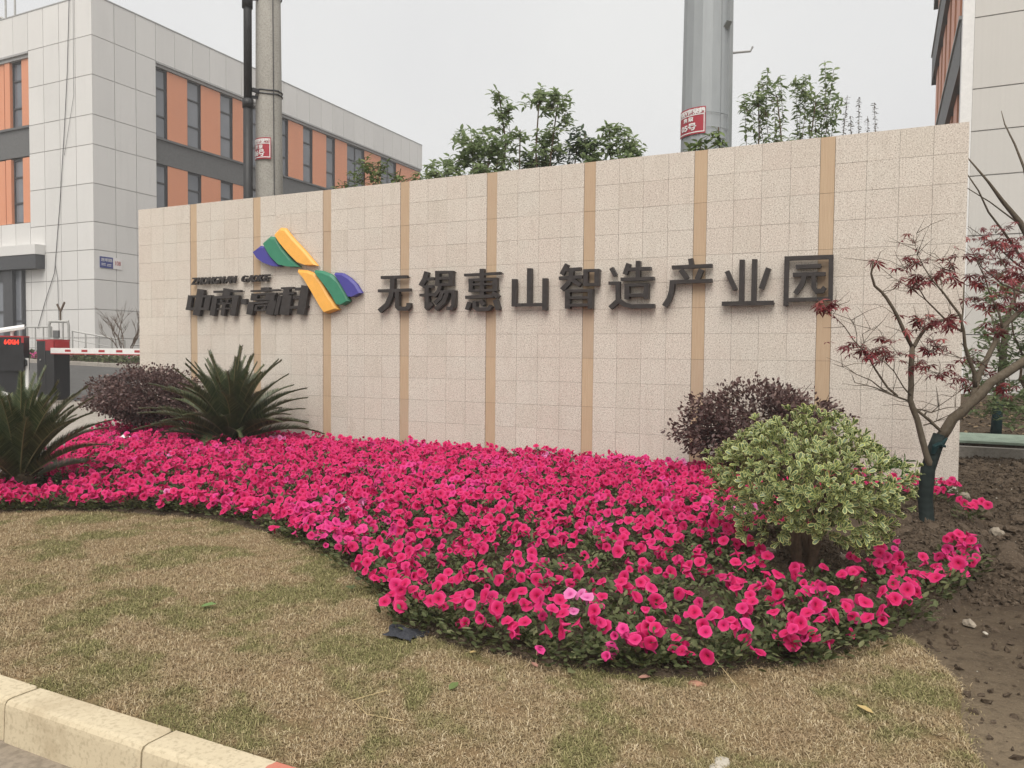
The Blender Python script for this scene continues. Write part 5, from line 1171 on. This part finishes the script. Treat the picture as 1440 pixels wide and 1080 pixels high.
leafy_tree('leafy_tree', (4.6, .85, 0), 'low dense green tree beside the office building roof line', [(4.75, .85, 4.30, .42, .33), (4.30, .75, 4.10, .28, .18), (4.98, .9, 4.25, .40, .34), (4.1, .75, 3.98, .18, .1), (4.75, .85, 3.9, .65, .2)], 210, .125, MAT['treeleaf'], 31, [(4.3, .8, 4.1), (4.7, .85, 4.45), (5.0, .9, 4.4)])
leafy_tree('leafy_tree', (5.5, 1.15, 0), 'tall open crowned green tree with two leafy tops', [(5.05, 1.0, 5.12, .12, .14), (5.15, 1.0, 4.88, .18, .16), (5.08, 1.0, 4.70, .13, .1), (5.62, 1.2, 5.02, .26, .20), (5.85, 1.25, 4.93, .24, .17), (5.3, 1.1, 4.5, .16, .12), (5.75, 1.3, 4.5, .30, .22), (5.55, 1.2, 4.25, .5, .14), (5.95, 1.3, 4.72, .14, .12)], 170, .115, MAT['treeleaf'], 33, [(5.05, 1.0, 5.15), (5.6, 1.2, 5.05), (5.85, 1.28, 4.95), (5.35, 1.1, 4.6)])
leafy_tree('leafy_tree', (5.75, 1.55, 0), 'dark bluish green tree crowded between the two pale ones', [(5.55, 1.5, 4.2, .35, .2), (6.05, 1.6, 4.4, .25, .28)], 80, .115, MAT['darkleaf'], 35, [(5.6, 1.5, 4.35), (6.05, 1.6, 4.55)])
leafy_tree('leafy_tree', (6.5, 1.65, 0), 'small green tree with broad drooping leaves by the steel pole', [(6.55, 1.7, 4.62, .20, .10), (6.30, 1.6, 4.38, .25, .16), (6.72, 1.75, 4.40, .28, .18), (6.85, 1.8, 4.28, .15, .10), (6.5, 1.65, 4.15, .45, .12)], 100, .135, MAT['treeleaf'], 37, [(6.5, 1.65, 4.68), (6.3, 1.6, 4.4), (6.75, 1.75, 4.5), (6.15, 1.58, 4.58)])
leafy_tree('leafy_shrub', (2.3, 1.85, 0), 'thin pale green leafy shrub before the orange office panels', [(2.15, 1.8, 4.38, .35, .28), (2.65, 2.0, 4.30, .22, .18), (1.8, 1.65, 4.22, .18, .1), (2.95, 2.15, 4.3, .22, .14), (2.3, 1.85, 4.1, .6, .12), (2.25, 1.85, 4.62, .3, .16), (3.15, 2.2, 4.25, .15, .1)], 125, .105, MAT['youngleaf'], 39, [(2.1, 1.8, 4.7), (2.35, 1.85, 4.6), (2.7, 2.0, 4.5), (1.8, 1.65, 4.3)], 6, 'shrub')
leafy_tree('leafy_shrub', (7.95, 1.0, 0), 'bright green leafy shoots in front of the steel pole', [(7.95, 1.0, 4.05, .14, .12), (8.12, 1.08, 4.18, .14, .14), (7.80, .95, 3.98, .12, .06)], 16, .13, MAT['youngleaf'], 41, [(7.95, 1.0, 4.15), (8.15, 1.08, 4.3)], 7, 'shrub')
def whips(name, base, label, stems, leaf, mat_, seed, gap, cat='tree', two=2, grp=None, size_r=.010):
    random.seed(seed); t = thing(name, base, label, cat, grp); B0 = Vector(base); m = MB(); P, D, N_, S = [], [], [], []
    for x, y, z, zb in stems:
        tip = Vector((x, y, z))-B0; root = Vector((random.uniform(-.1, .1), random.uniform(-.1, .1), -.1)); pts = limb(m, root, tip, size_r*1.4, .003, .035, 8, 5)
        L = (tip-root).length; q = max(0, 1-(z-zb)/L)
        while q < 1.0:
            k = min(int(q*8), 7); c = pts[k].lerp(pts[k+1], q*8-k); a = random.random()*6.28
            for j in range(two):
                aa = a+6.283*j/two+random.uniform(-.4, .4); P.append(c); D.append((math.cos(aa), math.sin(aa), random.uniform(-.6, .5))); N_.append((random.gauss(0, .3), random.gauss(0, .3), 1)); S.append(leaf*random.uniform(.6, 1.2))
            q += gap/L*random.uniform(.7, 1.3)
    m.build('stems', MAT['twig'], t)
    V, F = scatter(LEAFD*[1, 1.5, 1], LEAF6F, np.array(P), frames(np.array(D), np.array(N_)), np.array(S)); place('leaves', np_mesh('leaves', V, F, mat_), t)
whips('slender_sapling', (8.5, 2.65, 0), 'clump of slender leafy saplings right beside the steel pole', [(8.22, 2.5, 5.15, 4.2), (8.45, 2.6, 5.40, 4.2), (8.52, 2.65, 5.52, 4.4), (8.68, 2.75, 5.42, 4.25), (8.60, 2.7, 5.15, 4.1), (8.33, 2.55, 4.95, 4.1)], .105, MAT['treeleaf'], 51, .033, grp='saplings behind the wall')
whips('slender_sapling', (8.95, 2.85, 0), 'slender sapling pair with tufted tops between the sapling clumps', [(8.88, 2.8, 5.38, 4.3), (9.02, 2.85, 5.40, 4.75), (8.95, 2.85, 5.1, 4.2), (9.08, 2.9, 4.95, 4.2)], .105, MAT['treeleaf'], 53, .035, grp='saplings behind the wall')
whips('slender_sapling', (9.25, 3.0, 0), 'tallest leafy sapling with a bare leaning tip above the wall', [(9.25, 3.0, 5.62, 5.3), (9.37, 3.05, 5.50, 5.1), (9.2, 3.0, 5.15, 4.2), (9.30, 3.0, 5.0, 4.2), (9.12, 2.9, 5.05, 4.2), (9.38, 3.1, 4.8, 4.2)], .115, MAT['treeleaf'], 55, .033, grp='saplings behind the wall')
leafy_tree('leafy_shrub', (8.75, 2.7, 0), 'leafy green shrub tangled among the slender saplings', [(8.65, 2.7, 4.45, .25, .12), (9.15, 2.9, 4.55, .25, .12), (8.2, 2.5, 4.36, .1, .08), (8.42, 2.6, 5.02, .30, .34), (8.85, 2.8, 5.20, .30, .20), (9.25, 3.0, 4.95, .26, .30)], 100, .105, MAT['treeleaf'], 57, [(8.65, 2.7, 5.1), (9.15, 2.9, 5.0), (8.4, 2.6, 5.3)], 6, 'shrub')
whips('grey_sapling', (9.72, 3.25, 0), 'small grey-leaved sapling above the wall by the last strip', [(9.55, 3.2, 5.15, 4.3), (9.70, 3.25, 5.12, 4.3), (9.90, 3.3, 5.03, 4.3), (9.6, 3.2, 4.85, 4.3), (9.82, 3.3, 4.85, 4.3)], .05, MAT['greyleaf'], 59, .03, two=3)
leafy_tree('green_shrub', (11.95, 3.0, 0), 'green broad-leaved shrub behind the red maples', [(11.55, 3.0, 1.35, .5, .75), (12.1, 3.1, 1.65, .55, .85), (12.6, 3.2, 1.3, .5, .8), (11.7, 3.1, 2.3, .45, .4), (12.3, 3.2, 2.3, .5, .4), (11.6, 3.0, .8, .5, .4)], 520, .11, MAT['treeleaf'], 61, [(11.6, 3.0, 2.0), (12.0, 3.1, 2.3), (12.3, 3.2, 1.7)], 7, 'shrub')
tr = thing('wrapped_trunk', (11.75, 5.4, .1), 'slim tree trunk wrapped in teal cloth beyond the wall end', 'tree')
m = MB(); m.tube([(0, 0, -.1), (.02, 0, .45), (.04, 0, .85)], [.085, .075, .07], 9); m.build('trunk_wrap', MAT['tealcloth'], tr, True)
m = MB(); m.tube([(.04, 0, .8), (.1, .05, 1.9), (.3, .1, 2.6)], [.06, .045, .02], 8); m.tube([(.05, 0, 1.3), (-.1, .1, 2.0)], [.04, .015], 7); m.build('trunk', MAT['bark'], tr, True)

# ---- bare bush and flowers by the far kerb
def bare_bush(loc, h, label, seed):
    random.seed(seed); t = thing('bare_bush', loc, label, 'bush'); m = MB()
    def grow(p, d, L, r_, lev):
        e = p+d*L; limb(m, p, e, r_, r_*.6, .06, 3, 5)
        if lev:
            for k in range(3):
                a = Vector((random.gauss(0, .5), random.gauss(0, .5), random.uniform(.1, .6))); grow(p+(e-p)*random.uniform(.5, 1), (d+a*.7).normalized(), L*random.uniform(.55, .8), r_*.6, lev-1)
    for k in range(5):
        a = 6.28*k/5; grow(Vector((0, 0, -.05)), Vector((math.cos(a)*.6, math.sin(a)*.45, 1)).normalized(), h*.52, .022, 3)
    m.build('branches', MAT['twig'], t)
bare_bush((-15.4, 10.6, zof(-15.4, 10.6)+.1), 2.1, 'leafless bush in the strip before the office corner', 71)
n = 900; X = rng.uniform(-24, -9, n); Y = rng.uniform(9.5, 10.6, n); Pn = np.stack([X, Y, gz(X, Y)+.1+rng.random(n)*.22], 1)
dd = rdir(n*4); V, F = scatter(LEAF6*[1, 2, 1], LEAF6F, np.repeat(Pn, 4, 0)+rng.normal(0, .07, (n*4, 3)), frames(dd, rdir(n*4)+[0, 0, 1]), rng.uniform(.07, .14, n*4))
fs = thing('roadside_planting', (-15, 10, .8), 'low green planting with pink flowers along the far kerb', 'plants'); fs['kind'] = 'stuff'
tag(rel(place('foliage', np_mesh('foliage', V, F, MAT['petleaf']), fs), (-15, 10, .8)), kind='stuff')
sel = (fbm(Pn[:, 0]*1.0, Pn[:, 1], .9, 2) > .42); Q = Pn[sel]+[0, 0, .05]
V, F = scatter(FV[8][0], FV[8][1], Q, frames(rdir(len(Q)), rdir(len(Q))*.5+[0, -.6, .8]), np.full(len(Q), 1.3)); k = len(Q)
tag(rel(place('flowers', np_mesh('flowers', V, F, MAT['petal'], attrs={'rad': np.tile(FV[8][2], k), 'tint': np.full(len(V), .9)}), fs), (-15, 10, .8)), kind='stuff')

# ================================================================ turf blades, soil clods and litter
def turf():
    n = 430000
    X = rng.uniform(1.2, 10.6, n*2); Y = rng.uniform(-7.0, -4.2, n*2)
    rel3 = np.stack([X-CAM.x, Y-CAM.y, -CAM.z+0*X], 1); dz = rel3@np.array(fwd); sx = rel3@np.array(r2)/np.maximum(dz, .1); sy = rel3@np.array(u2)/np.maximum(dz, .1)
    dens = np.clip(3.6/np.maximum(dz, 1), .25, 1)**1.2*np.where((np.abs(sx) < .78) & (dz > 0) & (sy > -.60), 1, .22)
    edge = np.array([(x, y+.05) for x, y in LAWN])
    jx, jy = rng.normal(0, .045, n*2), rng.normal(0, .03, n*2)
    ok = inpoly(X+jx, Y+jy, LAWN) & (Y > -6.99) & (rng.random(n*2) < dens) & (fbm(X, Y, 6, 3)+.25*rng.random(n*2) > .36)
    X, Y = X[ok][:n], Y[ok][:n]; n = len(X); Z = np.maximum(lawn_z(X, Y), np.where(X > 8.95, soil_z(X, Y), -1))-.004
    L = rng.uniform(.011, .036, n)*(.6+.8*fbm(X, Y, 3, 3))*np.where(rng.random(n) < .05, 1.7, 1); a = rng.random(n)*6.283; lean = rng.uniform(.5, 1.5, n)
    D = np.stack([np.cos(a)*np.sin(lean), np.sin(a)*np.sin(lean), np.cos(lean)], 1); S = np.stack([-np.sin(a), np.cos(a), 0*a], 1); w = rng.uniform(.0010, .0023, n)[:, None]
    P0 = np.stack([X, Y, Z], 1); mid = P0+D*(L*.55)[:, None]+np.array([0, 0, .006])*rng.random((n, 1)); side = np.stack([np.cos(a+rng.normal(0, .8, n)), np.sin(a+rng.normal(0, .8, n)), rng.uniform(-.6, .5, n)], 1)
    tip = mid+side*(L*.55)[:, None]; tip[:, 2] = np.maximum(tip[:, 2], Z+.002)
    V = np.stack([P0-S*w, P0+S*w, mid+S*w*.8, mid-S*w*.8, tip], 1).reshape(-1, 3); b = np.arange(n)*5
    F = np.concatenate([np.stack([b, b+1, b+2], 1), np.stack([b, b+2, b+3], 1), np.stack([b+3, b+2, b+4], 1)])
    o = place('turf_grass', np_mesh('turf_grass', V, F, MAT['grass']))
    tag(o, 'patchy half dry short turf covering the lawn', 'grass', kind='stuff')
turf()

def lump(seed, flat=.7, n=1):
    import bmesh
    bm = bmesh.new(); bmesh.ops.create_icosphere(bm, subdivisions=2, radius=1); g = np.random.default_rng(seed); k = g.normal(0, 1, (6, 3)); ph = g.random(6)*6
    for v in bm.verts:
        c = np.array(v.co); s = 1+sum(.10*math.sin(float(c@k[i])*2.2+ph[i]) for i in range(6))+g.normal(0, .05); v.co = Vector((c*s*[1.15, .9, flat]).tolist())
    me = bpy.data.meshes.new('lump'); bm.to_mesh(me); bm.free(); return me
CLM = []
for i in range(5):
    me = lump(400+i); me.materials.append(MAT['clod']); CLM.append(me)
random.seed(77); k = 0
while k < 260:
    x, y = random.uniform(9.2, 13.2), random.uniform(-6.6, 3.4)
    if x < 10.86 and -.3 < y < .5: continue
    if x < (10.95 if y > -4 else 10.6) and not (-3.6 < y < -.3): continue
    if x < 10.05 and not (-3.9 < y < -2.9): continue
    if y < -3 and random.random() < .75: continue
    if (x-10.47)**2+(y+2.0)**2 < .03: continue
    s = random.uniform(.024, .074)*(.6 if y < -3 else 1)*(1.4 if random.random() < .15 else 1)
    o = place('soil_clod', CLM[k % 5], None, (x, y, max(float(soil_z(np.array([x]), np.array([y]))[0]), float(bed_z(np.array([x]), np.array([y]))[0]) if inpoly(np.array([x]), np.array([y]), BED)[0] else -9)+s*.2)); o.scale = (s, s, s*.9); o.rotation_euler = (random.uniform(-.5, .5), random.uniform(-.5, .5), random.random()*6.28)
    tag(o, 'lump of dry brown earth on the bare soil', 'soil clod', 'earth clods on the bare soil'); k += 1
# fine crumbs and chips, too many to count
def crumbs(name, n, region, smin, smax, mat_, label, cat, seed):
    g = np.random.default_rng(seed); T = np.array([(1,0,0), (-1,0,0), (0,1,0), (0,-1,0), (0,0,.7), (0,0,-.6)], float)*[1, .8, .8]; TF = np.array([(0,2,4), (2,1,4), (1,3,4), (3,0,4), (2,0,5), (1,2,5), (3,1,5), (0,3,5)])
    w0 = 6.8 if name == 'edge_crumbs' else 8.9; X = g.uniform(w0, 11 if w0 < 8 else 13.5, n*(12 if w0 < 8 else 3)); Y = g.uniform(-6.0 if w0 < 8 else -6.9, -3.5 if w0 < 8 else 3.6, len(X)); ok = inpoly(X, Y, region); ok &= (Y > -3.9) | (g.random(len(X)) < .10) | (name == 'edge_crumbs'); X, Y = X[ok][:n], Y[ok][:n]; n = len(X)
    Z = np.maximum(np.where(inpoly(X, Y, BED), bed_z(X, Y), -9), soil_z(X, Y)); d = g.normal(size=(n, 3))
    V, F = scatter(T*(1+.25*g.normal(size=T.shape)), TF, np.stack([X, Y, Z+.003], 1), frames(d, g.normal(size=(n, 3))), g.uniform(smin, smax, n)**1.0)
    tag(place(name, np_mesh(name, V, F, mat_)), label, cat, kind='stuff')
REG = [(9.1, -4.2), (9.1, -2.6), (10.0, -2.9), (9.9, -.1), (10.84, -.1), (10.9, .4), (10.9, 3.6), (13.4, 3.6), (13.4, -6.9), (10.45, -6.9), (10.45, -5.2), (10.28, -4.7), (9.9, -4.35)]
crumbs('soil_crumbs', 30000, REG, .004, .030, MAT['clod'], 'loose crumbled earth scattered over the bare soil', 'soil', 81)
crumbs('pale_chips', 420, REG, .003, .011, MAT['shell'], 'small white stone chips scattered on the soil', 'chips', 83)
crumbs('edge_crumbs', 3200, [(x, y-.06) for x, y in BEDF[6:17]]+[(x-.03, y+.10) for x, y in BEDF[16:5:-1]], .005, .018, MAT['clod'], 'earth crumbs along the front edge of the flower bed', 'soil', 85)
# dead leaves on the bank behind the wall end
n = 2600; X = rng.uniform(10.95, 15, n); Y = rng.uniform(4.3, 9.5, n); V, F = scatter(LEAF6*[1, 1.6, 1], LEAF6F, np.stack([X, Y, soil_z(X, Y)+.08*fbm(X, Y, 3, 3)-.01+rng.random(n)*.02], 1), frames(rdir(n)*[1, 1, .3], rdir(n)*.5+[0, 0, 1]), rng.uniform(.04, .10, n))
tag(place('leaf_litter', np_mesh('leaf_litter', V, F, MAT['litter'])), 'dry leaf litter strewn over the bank behind the wall end', 'leaf litter', kind='stuff')
# single stones, leaves and scraps
PEB = lump(500, .6); PEB.materials.append(MAT['pebble']); SHL = lump(501, .45); SHL.materials.append(MAT['shell']); BRK = lump(502, .8); BRK.materials.append(MAT['brickbit'])
for lab, x, y, s, me, nm, cat in (('rounded tan pebble beside the petunias on the bare edge', 10.557, -4.328, .030, PEB, 'pebble', 'stone'), ('small white stone next to the tan pebble', 10.62, -4.45, .014, SHL, 'pebble', 'stone'), ('flat pale stone lying on the lawn by the kerb', 9.66, -6.36, .045, SHL, 'pebble', 'stone'), ('reddish brick fragment at the edge of the lawn', 9.455, -5.76, .036, BRK, 'brick_fragment', 'brick'), ('long white pebble on the cloddy soil beyond the maple', 10.98, -1.15, .034, SHL, 'pebble', 'stone'), ('grey pebble against the foot of the wall end', 10.88, -.12, .055, PEB, 'pebble', 'stone'), ('pale pebble under the variegated shrub', 9.45, -3.55, .05, PEB, 'pebble', 'stone'), ('yellowish pebble behind the variegated shrub stems', 9.93, -3.45, .04, PEB, 'pebble', 'stone'), ('tan cobble on the brown soil near the wrapped maple', 10.95, -1.95, .06, PEB, 'pebble', 'stone')):
    o = place(nm, me, None, (x, y, max(float(soil_z(np.array([x]), np.array([y]))[0]), float(bed_z(np.array([x]), np.array([y]))[0]) if inpoly(np.array([x]), np.array([y]), BED)[0] else 0)+s*.25)); o.scale = (s, s, s); o.rotation_euler = (0, 0, x*7); tag(o, lab, cat)
LT = np.array([(0,0,0), (.25,.24,.06), (.6,.27,.10), (1,0,.03), (.6,-.25,.12), (.25,-.22,.07), (.45,0,0)]); LTF = np.array([(6,0,5), (6,1,0), (6,2,1), (6,3,2), (6,4,3), (6,5,4)])
for lab, x, y, s, rz, mt in (('pale green fallen leaf on the dry lawn', 8.572, -6.299, .065, 1.5, 'youngleaf'), ('curled pink petal at the bed edge', 8.80, -5.93, .05, 2.6, 'pinkleaf'), ('yellow fallen leaf on the grass by the bare soil', 10.122, -5.753, .07, 2.7, 'deadleaf'), ('tan dead leaf at the front of the petunias', 9.22, -5.83, .055, .3, 'pinkleaf'), ('small yellow leaf near the dark cloth scrap', 8.457, -5.93, .035, .5, 'deadleaf'), ('dark green broad leaf lying on the brown turf', 6.886, -6.036, .085, .6, 'plaingreen'), ('yellow leaf among the front petunia foliage', 9.86, -5.2, .03, 1, 'deadleaf')):
    me = np_mesh('fallen_leaf', LT, LTF, MAT[mt]); o = place('fallen_leaf', me, None, (x, y, float(lawn_z(np.array([x]), np.array([y]))[0])+.014)); o.scale = (s, s, s*.8); o.rotation_euler = (.12, -.1, rz); tag(o, lab, 'leaf')
for lab, pts in (('bent straw stalk lying on the turf', [(8.35, -6.42, .03), (8.28, -6.55, .028), (8.40, -6.62, .028), (8.55, -6.60, .026)]), ('pale dry stick leaning out of the petunias', [(9.42, -5.50, .11), (9.52, -5.62, .06), (9.63, -5.75, .024)]), ('short straw by the curled petal', [(8.72, -5.76, .07), (8.78, -5.90, .022)]), ('dry twig beside the wrapped maple trunk', [(10.42, -2.25, .04), (10.6, -2.15, .06), (10.78, -2.3, .04)])):
    b = Vector(pts[0]); m = MB(); m.tube([Vector(p)-b for p in pts], [.0017]*len(pts), 5); o = m.build('dry_stalk', MAT['straw'], None, False, b); tag(o, lab, 'twig')
X, Y = np.meshgrid(np.linspace(-.09, .09, 13), np.linspace(-.07, .07, 11), indexing='ij'); Zc = .012+.06*np.abs(fbm(X+3, Y+5, 16, 3)-.45)+.03*np.exp(-((X/.05)**2+(Y/.05)**2)); i, j = np.meshgrid(np.arange(12), np.arange(10), indexing='ij'); a = (i*11+j).ravel()
X = X*(1+.25*np.sin(Y*40)); me = np_mesh('cloth_scrap', np.stack([X, Y, Zc], -1).reshape(-1, 3), np.stack([a, a+11, a+12, a+1], 1), MAT['darkcloth']); tag(place('cloth_scrap', me, None, (8.06, -5.86, .014)), 'crumpled dark grey cloth scrap at the bed edge', 'cloth')
me = np_mesh('plastic_scrap', (np.stack([X, Y, Zc*1.8], -1)*[1.2, .8, 1.2]).reshape(-1, 3), np.stack([a, a+11, a+12, a+1], 1), MAT['white']); tag(place('plastic_scrap', me, None, (.55, -1.62, bed_z(np.array([.55]), np.array([-1.62]))[0]+.06)), 'white plastic scrap lying among the petunias near the purple shrub', 'plastic')
bpy.context.view_layer.update()

# ---- thin overcast haze over the site
hz = NT('thin_haze'); hz.n.remove(hz.b)
pv = hz.new('ShaderNodeVolumePrincipled'); pv.inputs['Color'].default_value = (.93, .93, .93, 1); pv.inputs['Density'].default_value = .0026; pv.inputs['Anisotropy'].default_value = .2
hz.l.new(pv.outputs[0], hz.out.inputs['Volume'])
m = MB(); m.box(-345, 345, -345, 345, -1.3, 19.0)
o = m.build('haze', hz.m); tag(o, 'thin pale overcast haze over the whole site', 'haze', kind='stuff')
